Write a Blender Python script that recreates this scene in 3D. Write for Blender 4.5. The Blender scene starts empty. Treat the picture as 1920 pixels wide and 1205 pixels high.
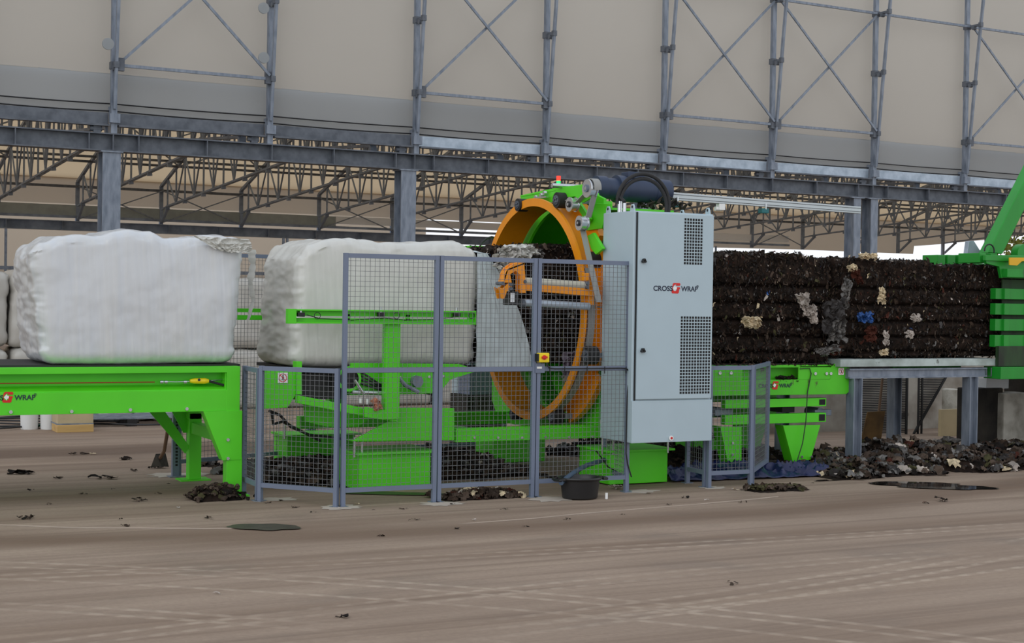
import bpy, bmesh, math, random
from mathutils import Vector, Matrix, noise
from math import sin, cos, pi, radians, tan, atan
# ---------------------------------------------------------------- camera
F = 2820.0; YAW = radians(27.05); ROLL = 0.015; PITCH = -atan(40.5/F); H = 1.65
fw = Vector((sin(YAW)*cos(PITCH), cos(YAW)*cos(PITCH), sin(PITCH)))
r0 = Vector((cos(YAW), -sin(YAW), 0)); u0 = r0.cross(fw)
RT = cos(ROLL)*r0 + sin(ROLL)*u0; UP = -sin(ROLL)*r0 + cos(ROLL)*u0
CP = Vector((0, 0, H))
S = bpy.context.scene; COL = S.collection
cam = bpy.data.objects.new('camera', bpy.data.cameras.new('camera')); COL.objects.link(cam)
cam.matrix_world = Matrix(((RT.x, UP.x, -fw.x, CP.x), (RT.y, UP.y, -fw.y, CP.y), (RT.z, UP.z, -fw.z, CP.z), (0, 0, 0, 1)))
cam.data.sensor_fit = 'HORIZONTAL'; cam.data.sensor_width = 36.0; cam.data.lens = 36.0*F/1920
cam.data.clip_start = 0.1; cam.data.clip_end = 400
S.camera = cam
# ---------------------------------------------------------------- light
W = bpy.data.worlds.new('overcast_sky'); S.world = W; W.use_nodes = True
nt = W.node_tree; nt.nodes.clear()
wo = nt.nodes.new('ShaderNodeOutputWorld'); bg = nt.nodes.new('ShaderNodeBackground')
tc = nt.nodes.new('ShaderNodeTexCoord'); sx = nt.nodes.new('ShaderNodeSeparateXYZ'); rp = nt.nodes.new('ShaderNodeValToRGB')
rp.color_ramp.elements[0].position = 0.0; rp.color_ramp.elements[0].color = (0.93, 0.96, 1.0, 1)
rp.color_ramp.elements[1].position = 1.0; rp.color_ramp.elements[1].color = (0.60, 0.66, 0.76, 1)
nt.links.new(tc.outputs['Generated'], sx.inputs[0]); nt.links.new(sx.outputs['Z'], rp.inputs[0])
nt.links.new(rp.outputs[0], bg.inputs['Color']); bg.inputs['Strength'].default_value = 1.05
nt.links.new(bg.outputs[0], wo.inputs[0])
sun = bpy.data.objects.new('hazy_sun', bpy.data.lights.new('hazy_sun', 'SUN')); COL.objects.link(sun)
sun.data.energy = 0.6; sun.data.angle = radians(60); sun.rotation_euler = (radians(62), 0, radians(-52))
S.view_settings.view_transform = 'Standard'; S.view_settings.look = 'None'
S.view_settings.gamma = 1.0; S.view_settings.use_curve_mapping = False
S.view_settings.exposure = 0.06
random.seed(7)
# ---------------------------------------------------------------- measuring helpers: a line of sight meets a real plane of the place
def ray(px, py): return fw + RT*((px-960)/F) - UP*((py-602.5)/F)
def at(px, py, y=None, x=None, z=None):
    d = ray(px, py)
    t = (y/d.y) if y is not None else (x/d.x) if x is not None else (z-H)/d.z
    return CP + d*t
def fl(px, py, z=0.0): return at(px, py, z=z)
BETA = radians(2.57)
BX = Vector((cos(BETA), sin(BETA), 0)); BY = Vector((-sin(BETA), cos(BETA), 0)); BZ = Vector((0, 0, 1))
def B(u, v, z): return BX*u + BY*v + BZ*z            # building axes
# ---------------------------------------------------------------- materials
def mat(name, col, rough=0.5, metal=0.0, var=0.0, vscale=4.0, bump=0.0, bscale=30.0, col2=None, spec=0.5, dirt=None, stretch=(1, 1, 1), trans=0.0):
    m = bpy.data.materials.new(name); m.use_nodes = True; n = m.node_tree; b = n.nodes['Principled BSDF']
    b.inputs['Base Color'].default_value = (*col, 1); b.inputs['Roughness'].default_value = rough
    b.inputs['Metallic'].default_value = metal; b.inputs['Specular IOR Level'].default_value = spec
    t = n.nodes.new('ShaderNodeTexCoord'); mp = n.nodes.new('ShaderNodeMapping'); mp.inputs['Scale'].default_value = stretch
    n.links.new(t.outputs['Object'], mp.inputs[0])
    if var or col2:
        ns = n.nodes.new('ShaderNodeTexNoise'); ns.inputs['Scale'].default_value = vscale; ns.inputs['Detail'].default_value = 6
        n.links.new(mp.outputs[0], ns.inputs['Vector'])
        mx = n.nodes.new('ShaderNodeMix'); mx.data_type = 'RGBA'
        c2 = col2 if col2 else tuple(c*(1-var) for c in col); c1 = col if col2 else tuple(min(1, c*(1+var*0.6)) for c in col)
        mx.inputs[6].default_value = (*c1, 1); mx.inputs[7].default_value = (*c2, 1)
        r = n.nodes.new('ShaderNodeValToRGB'); r.color_ramp.elements[0].position = 0.38; r.color_ramp.elements[1].position = 0.66
        n.links.new(ns.outputs[0], r.inputs[0]); n.links.new(r.outputs[0], mx.inputs[0]); n.links.new(mx.outputs[2], b.inputs['Base Color'])
        last = mx
        if dirt:
            n2 = n.nodes.new('ShaderNodeTexNoise'); n2.inputs['Scale'].default_value = dirt[1]; n2.inputs['Detail'].default_value = 8
            n.links.new(mp.outputs[0], n2.inputs['Vector'])
            r2 = n.nodes.new('ShaderNodeValToRGB'); r2.color_ramp.elements[0].position = dirt[2]; r2.color_ramp.elements[1].position = dirt[2]+0.08
            m2 = n.nodes.new('ShaderNodeMix'); m2.data_type = 'RGBA'; m2.inputs[7].default_value = (*dirt[0], 1)
            n.links.new(n2.outputs[0], r2.inputs[0]); n.links.new(r2.outputs[0], m2.inputs[0]); n.links.new(mx.outputs[2], m2.inputs[6])
            n.links.new(m2.outputs[2], b.inputs['Base Color'])
    if bump:
        nb = n.nodes.new('ShaderNodeTexNoise'); nb.inputs['Scale'].default_value = bscale; nb.inputs['Detail'].default_value = 5
        n.links.new(mp.outputs[0], nb.inputs['Vector'])
        bp = n.nodes.new('ShaderNodeBump'); bp.inputs['Strength'].default_value = bump; bp.inputs['Distance'].default_value = 0.02
        n.links.new(nb.outputs[0], bp.inputs['Height']); n.links.new(bp.outputs[0], b.inputs['Normal'])
    if trans:
        tr = n.nodes.new('ShaderNodeBsdfTranslucent'); ms = n.nodes.new('ShaderNodeMixShader'); ms.inputs[0].default_value = trans
        tr.inputs[0].default_value = (*col, 1)
        o = n.nodes['Material Output']; n.links.new(b.outputs[0], ms.inputs[1]); n.links.new(tr.outputs[0], ms.inputs[2]); n.links.new(ms.outputs[0], o.inputs[0])
    return m
def lin(r, g, b): 
    f = lambda c: (c/255/12.92) if c/255 <= 0.04045 else ((c/255+0.055)/1.055)**2.4
    return (f(r), f(g), f(b))
M = {}
M['green'] = mat('bright_green_paint', (0.095, 0.66, 0.014), 0.42, var=0.06, vscale=2.5)
M['green_dirty'] = mat('soiled_green_paint', (0.085, 0.56, 0.012), 0.5, var=0.1, vscale=3, dirt=((0.07, 0.06, 0.02), 14.0, 0.64), stretch=(1, 1, 0.45))
M['baler_green'] = mat('dark_green_paint', (0.012, 0.27, 0.022), 0.38, var=0.1, dirt=((0.02, 0.02, 0.012), 5.0, 0.66), stretch=(1, 1, 0.35))
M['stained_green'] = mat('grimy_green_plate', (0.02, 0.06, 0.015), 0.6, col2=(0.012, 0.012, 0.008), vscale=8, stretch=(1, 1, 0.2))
M['orange'] = mat('orange_paint', (0.88, 0.30, 0.006), 0.4, var=0.05)
M['grey_paint'] = mat('blue_grey_fence_paint', lin(112, 122, 142), 0.45, var=0.05)
M['wire'] = mat('fence_wire', lin(112, 113, 116), 0.5)
M['galv'] = mat('galvanised_steel', lin(134, 142, 154), 0.45, metal=0.15, col2=lin(106, 115, 128), vscale=14, stretch=(1, 1, .25))
M['skirt_steel'] = mat('grey_green_sheet', lin(150, 158, 156), 0.6, var=.1)
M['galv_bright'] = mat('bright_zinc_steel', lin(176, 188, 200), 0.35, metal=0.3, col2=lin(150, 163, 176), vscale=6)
M['galv_dark'] = mat('weathered_and_shaded_steel', lin(100, 105, 113), 0.55, metal=0.1, col2=lin(80, 85, 93), vscale=7)
M['truss'] = mat('truss_steel', lin(140, 153, 172), 0.6, col2=lin(112, 124, 142), vscale=3)
M['steel_white'] = mat('white_sheet', (0.82, 0.84, 0.86), 0.5)
M['cabinet'] = mat('light_grey_cabinet_paint', lin(176, 194, 202), 0.38, var=0.02)
M['black'] = mat('black_plastic', (0.012, 0.012, 0.013), 0.45)
M['rubber'] = mat('black_rubber', (0.018, 0.017, 0.017), 0.7)
M['tub'] = mat('black_tub_plastic', (0.013, 0.013, 0.014), 0.38, bump=0.1, bscale=12)
M['vent'] = mat('vent_dark', (0.006, 0.006, 0.007), 0.7)
M['chrome'] = mat('shiny_steel', (0.62, 0.64, 0.66), 0.25, metal=0.9)
M['alu'] = mat('anodised_aluminium', lin(196, 204, 206), 0.38, metal=0.25)
M['alu_dark'] = mat('aluminium_groove', lin(70, 74, 78), 0.5)
M['motor'] = mat('dark_blue_motor_paint', (0.026, 0.042, 0.085), 0.5, var=0.15)
M['pipe'] = mat('grey_blue_pipe', lin(70, 88, 108), 0.5)
M['yellow'] = mat('yellow_plastic', (0.9, 0.68, 0.01), 0.4)
M['amber'] = mat('amber_paint', (0.75, 0.42, 0.01), 0.45)
M['red'] = mat('red_paint', (0.62, 0.012, 0.012), 0.4)
M['teal'] = mat('teal_housing', (0.01, 0.14, 0.15), 0.4)
M['belt'] = mat('grey_drive_belt', lin(150, 150, 146), 0.6)
M['roller'] = mat('cream_roller', lin(196, 190, 172), 0.45)
M['white'] = mat('white_label', (0.85, 0.85, 0.83), 0.5)
M['ink'] = mat('dark_lettering', lin(30, 40, 62), 0.5)
M['logo_red'] = mat('logo_red', (0.66, 0.015, 0.012), 0.45)
M['cord'] = mat('red_pull_cord', (0.30, 0.03, 0.01), 0.6)
M['blue_tarp'] = mat('navy_tarpaulin', (0.005, 0.010, 0.060), 0.4, var=0.3, bump=0.6, bscale=9)
M['conc'] = mat('concrete_block', lin(205, 200, 188), 0.85, col2=lin(150, 142, 128), vscale=5, bump=0.3)
M['conc_dark'] = mat('soiled_concrete_block', lin(60, 54, 46), 0.85, col2=lin(24, 21, 18), vscale=3, bump=0.3)
M['wood'] = mat('light_wood', lin(196, 160, 100), 0.65, var=0.15, vscale=3, stretch=(0.4, 3, 6))
M['board'] = mat('plywood_board', lin(190, 172, 135), 0.7, var=0.1)
M['oldwood'] = mat('dark_wood_handle', lin(110, 84, 62), 0.7)
M['white_pail'] = mat('white_pail_plastic', (0.72, 0.72, 0.71), 0.4)
M['green_bag'] = mat('green_plastic_bag', (0.01, 0.16, 0.08), 0.4)
M['fabric'] = mat('beige_roof_membrane', lin(196, 190, 180), 0.75, var=0.04, vscale=0.35, trans=0.45)
M['fabric_skirt'] = mat('grey_roof_membrane_hem', lin(178, 182, 184), 0.75, var=0.05, vscale=0.5, trans=0.45)
M['fabric_far'] = mat('tan_roof_membrane', lin(210, 186, 152), 0.75, var=0.05, vscale=0.3, trans=0.65)
M['fabric_wall'] = mat('brown_grey_membrane', lin(190, 176, 158), 0.75, var=0.05, vscale=0.3, trans=0.55)
M['foliage'] = mat('yellow_green_leaves', (0.42, 0.50, 0.14), 0.7, var=0.3)
M['sky_green'] = mat('green_lamp_glass', (0.02, 0.7, 0.2), 0.3)
def emit(name, col, s):
    m = bpy.data.materials.new(name); m.use_nodes = True; b = m.node_tree.nodes['Principled BSDF']
    b.inputs['Base Color'].default_value = (*col, 1); b.inputs['Emission Color'].default_value = (*col, 1); b.inputs['Emission Strength'].default_value = s
    return m
M['lamp_red'] = emit('lit_red_lamp', (1, 0.04, 0.02), 1.2); M['lamp_green'] = emit('lit_green_lamp', (0.03, 0.8, 0.2), 0.8)
def film(name, col, rough, bs, bd, cream=None):
    m = mat(name, col, rough, spec=0.5); n = m.node_tree; b = n.nodes['Principled BSDF']
    t = n.nodes.new('ShaderNodeTexCoord'); mp = n.nodes.new('ShaderNodeMapping'); mp.inputs['Scale'].default_value = (6, 6, 0.25)
    mp.inputs['Rotation'].default_value = (0, 0.12, 0)
    n.links.new(t.outputs['Object'], mp.inputs[0])
    a = n.nodes.new('ShaderNodeTexNoise'); a.inputs['Scale'].default_value = 2.2; a.inputs['Detail'].default_value = 7; n.links.new(mp.outputs[0], a.inputs['Vector'])
    c = n.nodes.new('ShaderNodeTexNoise'); c.inputs['Scale'].default_value = bs; c.inputs['Detail'].default_value = 4; n.links.new(t.outputs['Object'], c.inputs['Vector'])
    b1 = n.nodes.new('ShaderNodeBump'); b1.inputs['Strength'].default_value = bd; b1.inputs['Distance'].default_value = 0.03; n.links.new(a.outputs[0], b1.inputs['Height'])
    b2 = n.nodes.new('ShaderNodeBump'); b2.inputs['Strength'].default_value = bd*0.7; b2.inputs['Distance'].default_value = 0.02; n.links.new(c.outputs[0], b2.inputs['Height'])
    n.links.new(b1.outputs[0], b2.inputs['Normal']); n.links.new(b2.outputs[0], b.inputs['Normal'])
    mx = n.nodes.new('ShaderNodeMix'); mx.data_type = 'RGBA'; mx.inputs[6].default_value = (*col, 1)
    mx.inputs[7].default_value = (*(cream or col), 1); n.links.new(a.outputs[0], mx.inputs[0]); n.links.new(mx.outputs[2], b.inputs['Base Color'])
    b.inputs['Coat Weight'].default_value = 0.35; b.inputs['Coat Roughness'].default_value = 0.28
    return m
M['film'] = film('white_stretch_film', (0.57, 0.61, 0.67), 0.25, 5, 0.2, (0.66, 0.65, 0.61))
M['film_matte'] = film('cream_white_stretch_film', (0.60, 0.60, 0.56), 0.36, 4, 0.2, (0.62, 0.61, 0.56))
M['film_old'] = film('dusty_cream_film', (0.48, 0.46, 0.42), 0.45, 3, 0.3, (0.40, 0.38, 0.34))
M['film_thin'] = film('pale_blue_tinted_film', (0.56, 0.64, 0.66), 0.22, 6, 0.6, (0.46, 0.52, 0.53))
# ---------------------------------------------------------------- mesh builder
class MB:
    def __init__(s): s.v = []; s.f = []; s.m = []; s.sm = []
    def add(s, vs, fs, mi=0, smooth=False):
        o = len(s.v); s.v += [tuple(v) for v in vs]
        for f in fs: s.f.append([i+o for i in f]); s.m.append(mi); s.sm.append(smooth)
        return s
    def box(s, a, b, mi=0):
        x0, x1 = sorted((a[0], b[0])); y0, y1 = sorted((a[1], b[1])); z0, z1 = sorted((a[2], b[2]))
        v = [(x0,y0,z0),(x1,y0,z0),(x1,y1,z0),(x0,y1,z0),(x0,y0,z1),(x1,y0,z1),(x1,y1,z1),(x0,y1,z1)]
        return s.add(v, [(0,3,2,1),(4,5,6,7),(0,1,5,4),(1,2,6,5),(2,3,7,6),(3,0,4,7)], mi)
    def bar(s, p, q, w, h, up=BZ, mi=0):
        p = Vector(p); q = Vector(q); d = (q-p)
        if d.length < 1e-6: return s
        d.normalize(); up = Vector(up)
        if abs(d.dot(up)) > 0.98: up = Vector((0, 1, 0)) if abs(d.y) < 0.9 else Vector((1, 0, 0))
        a = d.cross(up).normalized(); b = a.cross(d).normalized()
        v = []
        for c in (p, q):
            for i, j in ((-1,-1),(1,-1),(1,1),(-1,1)): v.append(c + a*(i*w/2) + b*(j*h/2))
        return s.add(v, [(3,2,1,0),(4,5,6,7),(0,1,5,4),(1,2,6,5),(2,3,7,6),(3,0,4,7)], mi)
    def ibeam(s, p, q, h, w, tw, tf, up=BZ, mi=0):
        p = Vector(p); q = Vector(q); up = Vector(up); o = up*(h/2-tf/2)
        s.bar(p+o, q+o, w, tf, up, mi); s.bar(p-o, q-o, w, tf, up, mi); return s.bar(p, q, tw, h-2*tf, up, mi)
    def cyl(s, p, q, r, n=16, r2=None, mi=0, smooth=True, caps=True):
        p = Vector(p); q = Vector(q); d = (q-p).normalized(); r2 = r if r2 is None else r2
        u = Vector((0,0,1)) if abs(d.z) < 0.9 else Vector((1,0,0)); a = d.cross(u).normalized(); b = a.cross(d)
        v = []
        for c, rr in ((p, r), (q, r2)):
            for i in range(n):
                t = 2*pi*i/n; v.append(c + a*(cos(t)*rr) + b*(sin(t)*rr))
        s.add(v, [(i, (i+1)%n, n+(i+1)%n, n+i) for i in range(n)][::1], mi, smooth)
        if caps: s.add(v[:n], [tuple(range(n))[::-1]], mi); s.add(v[n:], [tuple(range(n))], mi)
        return s
    def tube(s, pts, r, n=8, mi=0):
        pts = [Vector(p) for p in pts]; k = len(pts); v = []; a = None
        for i, p in enumerate(pts):
            d = (pts[min(i+1, k-1)] - pts[max(i-1, 0)]).normalized()
            if a is None:
                u = Vector((0,0,1)) if abs(d.z) < 0.9 else Vector((1,0,0)); a = d.cross(u).normalized()
            a = (a - d*a.dot(d)).normalized(); b = d.cross(a)
            rr = r[i] if isinstance(r, (list, tuple)) else r
            for j in range(n):
                t = 2*pi*j/n; v.append(p + a*(cos(t)*rr) + b*(sin(t)*rr))
        f = [(i*n+j, i*n+(j+1)%n, (i+1)*n+(j+1)%n, (i+1)*n+j) for i in range(k-1) for j in range(n)]
        f += [tuple(range(n))[::-1]]; f += [tuple((k-1)*n+j for j in range(n))]
        return s.add(v, f, mi, True)
    def prism(s, poly, ax, d0, d1, mi=0):     # poly in the two axes left over by ax, extruded d0..d1 along ax
        n = len(poly); v = []
        for d in (d0, d1):
            for a, b in poly: v.append({'x': (d, a, b), 'y': (a, d, b), 'z': (a, b, d)}[ax])
        return s.add(v, [tuple(range(n)), tuple(range(n, 2*n))[::-1]] + [(i, i+n, (i+1)%n+n, (i+1)%n) for i in range(n)], mi)
    def annulus(s, c, r0, r1, x0, x1, n=64, a0=0, a1=2*pi, mi=0):   # ring about the x axis
        v = []; full = abs(a1-a0-2*pi) < 1e-4; k = n if full else n+1
        for i in range(k):
            t = a0+(a1-a0)*i/n; cy, cz = cos(t), sin(t)
            for x, r in ((x0, r0), (x0, r1), (x1, r1), (x1, r0)): v.append((x, c[0]+cy*r, c[1]+cz*r))
        for i in range(n):
            a = i*4; b = ((i+1) % k)*4
            for e in range(4): s.add([], [], mi); s.f.append([a+e+len(s.v), a+(e+1)%4+len(s.v), b+(e+1)%4+len(s.v), b+e+len(s.v)]); s.m.append(mi); s.sm.append(True)
        if not full:
            o = len(s.v); s.f.append([o+0, o+1, o+2, o+3]); s.m.append(mi); s.sm.append(False)
            e = (k-1)*4+o; s.f.append([e+3, e+2, e+1, e]); s.m.append(mi); s.sm.append(False)
        s.v += v; return s
    def build(s, name, mats, parent=None, bevel=0.0, off=None, auto=False, stuff=False, label=None):
        me = bpy.data.meshes.new(name); off = off if off is not None else (ORIG.get(parent.name) if parent else None)
        vs = s.v if off is None else [(a-off[0], b-off[1], c-off[2]) for a, b, c in s.v]
        me.from_pydata(vs, [], s.f)
        for m in (mats if isinstance(mats, (list, tuple)) else [mats]): me.materials.append(m)
        me.polygons.foreach_set('material_index', s.m); me.polygons.foreach_set('use_smooth', s.sm)
        bm = bmesh.new(); bm.from_mesh(me); bmesh.ops.recalc_face_normals(bm, faces=bm.faces); bm.to_mesh(me); bm.free()
        me.update()
        if any(s.sm):
            try: me.set_sharp_from_angle(angle=radians(40))
            except Exception: pass
        o = bpy.data.objects.new(name, me); COL.objects.link(o)
        if parent: o.parent = parent; ORIG[o.name] = off or (0, 0, 0)
        elif off is not None: o.location = off
        if bevel:
            b = o.modifiers.new('edge', 'BEVEL'); b.width = bevel; b.segments = 2; b.limit_method = 'ANGLE'
        if stuff: o['kind'] = 'stuff'
        if label: o['label'] = label
        return o
ORIG = {}
def tag(o, label, cat, group=None, kind=None):
    o['label'] = label; o['category'] = cat
    if group: o['group'] = group
    if kind: o['kind'] = kind
    return o
def thing(name, label, cat, loc, group=None):
    o = bpy.data.objects.new(name, None); COL.objects.link(o); o.location = loc; ORIG[o.name] = tuple(loc); o.empty_display_size = 0.2
    return tag(o, label, cat, group)
def struct(o): o['kind'] = 'structure'; return o
def grid(nu, nv, fn, closed=False):
    v = [fn(i/nu, j/nv) for j in range(nv+1) for i in range(nu+1)]
    f = [(j*(nu+1)+i, j*(nu+1)+i+1, (j+1)*(nu+1)+i+1, (j+1)*(nu+1)+i) for j in range(nv) for i in range(nu)]
    return v, f
def nz(p, s=1.0): return noise.noise(Vector(p)*s)
def crumple(mb, p, nrm, size, mi, n=5, cr=.3):
    """one crumpled rag: a rounded sheet with sharp folds"""
    nrm = nrm.normalized(); u = nrm.cross(Vector((random.gauss(0, 1), random.gauss(0, 1), random.gauss(0, 1))))
    if u.length < 1e-3: return
    u.normalize(); w = nrm.cross(u); asp = random.uniform(.45, 1); sd = random.uniform(0, 90); v = []
    for j in range(n+1):
        for i in range(n+1):
            a, b = 2*i/n-1, 2*j/n-1; x, y = a*math.sqrt(1-b*b/2), b*math.sqrt(1-a*a/2)
            k = (1-abs(noise.noise(Vector((x*1.6+sd, y*1.6, sd)))))**2*cr+.35*cr*noise.noise(Vector((x*4+sd, y*4, 2)))-.5*cr*(x*x+y*y)
            rr = 1+.35*noise.noise(Vector((a*2+sd, b*2, 5))); v.append(p+(u*x+w*y*asp)*rr*size*.6+nrm*(k*size+.1*size))
    mb.add(v, [(j*(n+1)+i, j*(n+1)+i+1, (j+1)*(n+1)+i+1, (j+1)*(n+1)+i) for j in range(n) for i in range(n)], mi, True)
# ================================================================ FLOOR
def circ(a, b, c):
    ab = c-a; tt = (b-a).dot(ab)/ab.dot(ab); b = (a+ab*tt).lerp(b, 0.45)
    (x1, y1), (x2, y2), (x3, y3) = [(p.x, p.y) for p in (a, b, c)]
    d = 2*(x1*(y2-y3)+x2*(y3-y1)+x3*(y1-y2))
    ux = ((x1*x1+y1*y1)*(y2-y3)+(x2*x2+y2*y2)*(y3-y1)+(x3*x3+y3*y3)*(y1-y2))/d; uy = ((x1*x1+y1*y1)*(x3-x2)+(x2*x2+y2*y2)*(x1-x3)+(x3*x3+y3*y3)*(x2-x1))/d
    return ux, uy, math.hypot(x1-ux, y1-uy)
def floor_material():
    m = bpy.data.materials.new('worn_concrete_yard'); m.use_nodes = True; n = m.node_tree; L = n.links; b = n.nodes['Principled BSDF']
    def nd(t, **k):
        x = n.nodes.new(t)
        for a, c in k.items(): setattr(x, a, c)
        return x
    def math_(op, a, c=None, d=None):
        x = nd('ShaderNodeMath', operation=op)
        for i, q in enumerate((a, c, d)):
            if q is None: continue
            if isinstance(q, (int, float)): x.inputs[i].default_value = q
            else: L.new(q, x.inputs[i])
        return x.outputs[0]
    g = nd('ShaderNodeNewGeometry'); pos = g.outputs['Position']
    def noi(scale, stretch=(1, 1, 1), detail=6, rot=0.0):
        mp = nd('ShaderNodeMapping'); mp.inputs['Scale'].default_value = stretch; mp.inputs['Rotation'].default_value = (0, 0, rot); L.new(pos, mp.inputs[0])
        x = nd('ShaderNodeTexNoise'); x.inputs['Scale'].default_value = scale; x.inputs['Detail'].default_value = detail; L.new(mp.outputs[0], x.inputs['Vector']); return x.outputs[0]
    def ramp(v, a, c): 
        r = nd('ShaderNodeMapRange'); r.clamp = True; L.new(v, r.inputs[0]); r.inputs[1].default_value = a; r.inputs[2].default_value = c; return r.outputs[0]
    def mix(f, a, c):
        x = nd('ShaderNodeMix', data_type='RGBA')
        if isinstance(f, (int, float)): x.inputs[0].default_value = f
        else: L.new(f, x.inputs[0])
        for i, q in ((6, a), (7, c)):
            if isinstance(q, tuple): x.inputs[i].default_value = (*q, 1)
            else: L.new(q, x.inputs[i])
        return x.outputs[2]
    sp = nd('ShaderNodeSeparateXYZ'); L.new(pos, sp.inputs[0]); X, Y = sp.outputs[0], sp.outputs[1]
    base = mix(ramp(noi(0.7), 0.3, 0.7), lin(160, 140, 122), lin(147, 128, 111))
    streak = ramp(noi(1.0, (0.10, 1.8, 1), 7, 0.06), 0.45, 0.75)
    base = mix(math_('MULTIPLY', streak, 0.85), base, lin(120, 98, 80))
    light = ramp(noi(1.3, (0.12, 2.2, 1), 7, -0.05), 0.52, 0.72)
    base = mix(math_('MULTIPLY', light, 0.7), base, lin(174, 154, 134))
    fine = noi(30, (1, 1, 1), 8); base = mix(math_('MULTIPLY', ramp(fine, 0.35, 0.8), 0.35), base, lin(120, 103, 90))
    # dark earth-brown haul lane along the slab edge and behind the line
    lx, ly, lr = circ(fl(0, 1012), fl(750, 1012), fl(1450, 958))
    ldx = math_('SUBTRACT', X, lx); ldy = math_('SUBTRACT', Y, ly); lrr = math_('SQRT', math_('ADD', math_('MULTIPLY', ldx, ldx), math_('MULTIPLY', ldy, ldy)))
    lane = math_('SUBTRACT', 1.0, ramp(math_('ABSOLUTE', math_('SUBTRACT', math_('ADD', lrr, math_('MULTIPLY', math_('SUBTRACT', noi(0.9, (.4, 2, 1)), 0.5), 0.7)), lr)), 0.08, 0.5))
    base = mix(math_('MULTIPLY', lane, 0.7), base, lin(108, 86, 69))
    lane2 = math_('SUBTRACT', 1.0, ramp(math_('ABSOLUTE', math_('SUBTRACT', math_('ADD', Y, math_('MULTIPLY', noi(0.7), 0.9)), 16.4)), 0.3, 0.8))
    base = mix(math_('MULTIPLY', lane2, 0.7), base, lin(88, 68, 54))
    thin = ramp(noi(2.2, (0.06, 4.0, 1), 6, 0.02), 0.5, 0.66); base = mix(math_('MULTIPLY', thin, 0.5), base, lin(118, 99, 84))
    wet = ramp(noi(1.6, (0.6, 1, 1), 8), 0.56, 0.72)
    base = mix(math_('MULTIPLY', wet, 0.4), base, lin(112, 97, 85))
    # tyre tracks: bands at fixed distances from a turning centre, with cleat marks along them
    acc = None; bumpacc = None
    TR = []
    for tri, offs in ((((0, 1062), (400, 1073), (960, 1118)), (0, .16)), (((0, 1085), (400, 1097), (960, 1142)), (0,)), (((0, 1130), (330, 1143), (640, 1172)), (0, .15)),
                      (((560, 1203), (1000, 1160), (1500, 1085)), (0, -.17, -.34)), (((450, 1066), (960, 1043), (1500, 1012)), (0, .14)), (((900, 1118), (1400, 1062), (1920, 1030)), (0, .15)), (((1200, 1150), (1500, 1120), (1920, 1062)), (0,))):
        cx_, cy_, R_ = circ(*[fl(*q) for q in tri])
        for o_ in offs: TR.append((cx_, cy_, R_+o_*(1 if cy_ < 0 else -1), 0.038))
    for cx, cy, R, w in TR:
        dx = math_('SUBTRACT', X, cx); dy = math_('SUBTRACT', Y, cy)
        r = math_('SQRT', math_('ADD', math_('MULTIPLY', dx, dx), math_('MULTIPLY', dy, dy)))
        d = math_('ABSOLUTE', math_('SUBTRACT', r, R)); band = math_('SUBTRACT', 1.0, ramp(d, w*0.4, w))
        an = math_('MULTIPLY', math_('ARCTAN2', math_('MULTIPLY', dy, 1 if cy < 0 else -1), dx), R*2*pi/0.17); cl = ramp(math_('SINE', math_('ADD', an, math_('MULTIPLY', d, 30.0))), -0.3, 0.5)
        v = math_('MULTIPLY', band, math_('ADD', math_('MULTIPLY', cl, 0.55), 0.4))
        acc = v if acc is None else math_('MAXIMUM', acc, v)
    fade = ramp(noi(1.1, (0.5, 1, 1), 4), 0.30, 0.62); tr = math_('MULTIPLY', acc, fade)
    base = mix(math_('MULTIPLY', tr, 0.55), base, lin(190, 172, 153))
    L.new(base, b.inputs['Base Color'])
    rg = nd('ShaderNodeMapRange'); L.new(wet, rg.inputs[0]); rg.inputs[3].default_value = 0.85; rg.inputs[4].default_value = 0.62; L.new(rg.outputs[0], b.inputs['Roughness'])
    b.inputs['Specular IOR Level'].default_value = 0.3
    hb = math_('ADD', math_('MULTIPLY', fine, 0.25), math_('ADD', math_('MULTIPLY', tr, 0.6), math_('MULTIPLY', noi(6, (0.5, 2.5, 1), 8), 0.5)))
    bp = nd('ShaderNodeBump'); bp.inputs['Strength'].default_value = 0.45; bp.inputs['Distance'].default_value = 0.02; L.new(hb, bp.inputs['Height']); L.new(bp.outputs[0], b.inputs['Normal'])
    return m
M['floor'] = floor_material()
o = MB().add([(-60, -12, 0), (140, -12, 0), (140, 150, 0), (-60, 150, 0)], [(0, 1, 2, 3)]).build('floor', M['floor']); struct(o)
# a thin raised line of dust and mortar at the slab edge
pts = [fl(*p) for p in ((-120, 986), (0, 984), (130, 989), (250, 990), (380, 991), (500, 990), (620, 989), (750, 986), (880, 981), (1000, 972), (1100, 962), (1200, 954), (1300, 946), (1400, 937), (1470, 930))]
mb = MB(); v = []
for i in range(len(pts)-1):
    for k in range(6):
        t = k/6; gap = 5 <= i < 8; p = pts[i].lerp(pts[i+1], t); d = (pts[i+1]-pts[i]).normalized(); n = Vector((-d.y, d.x, 0))
        w = 0.0005 if gap else 0.011+0.011*nz((p.x*3, p.y*3, 0)); v += [p-n*w+BZ*0.001, p+BZ*(0.001 if gap else 0.006), p+n*w+BZ*0.001]
k = len(v)//3
mb.add(v, [(3*i+j, 3*i+3+j, 3*i+4+j, 3*i+1+j) for i in range(k-1) for j in (0, 1)])
struct(mb.build('trim_1', mat('pale_mortar_dust', lin(164, 147, 131), 0.9, var=0.1)))
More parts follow.
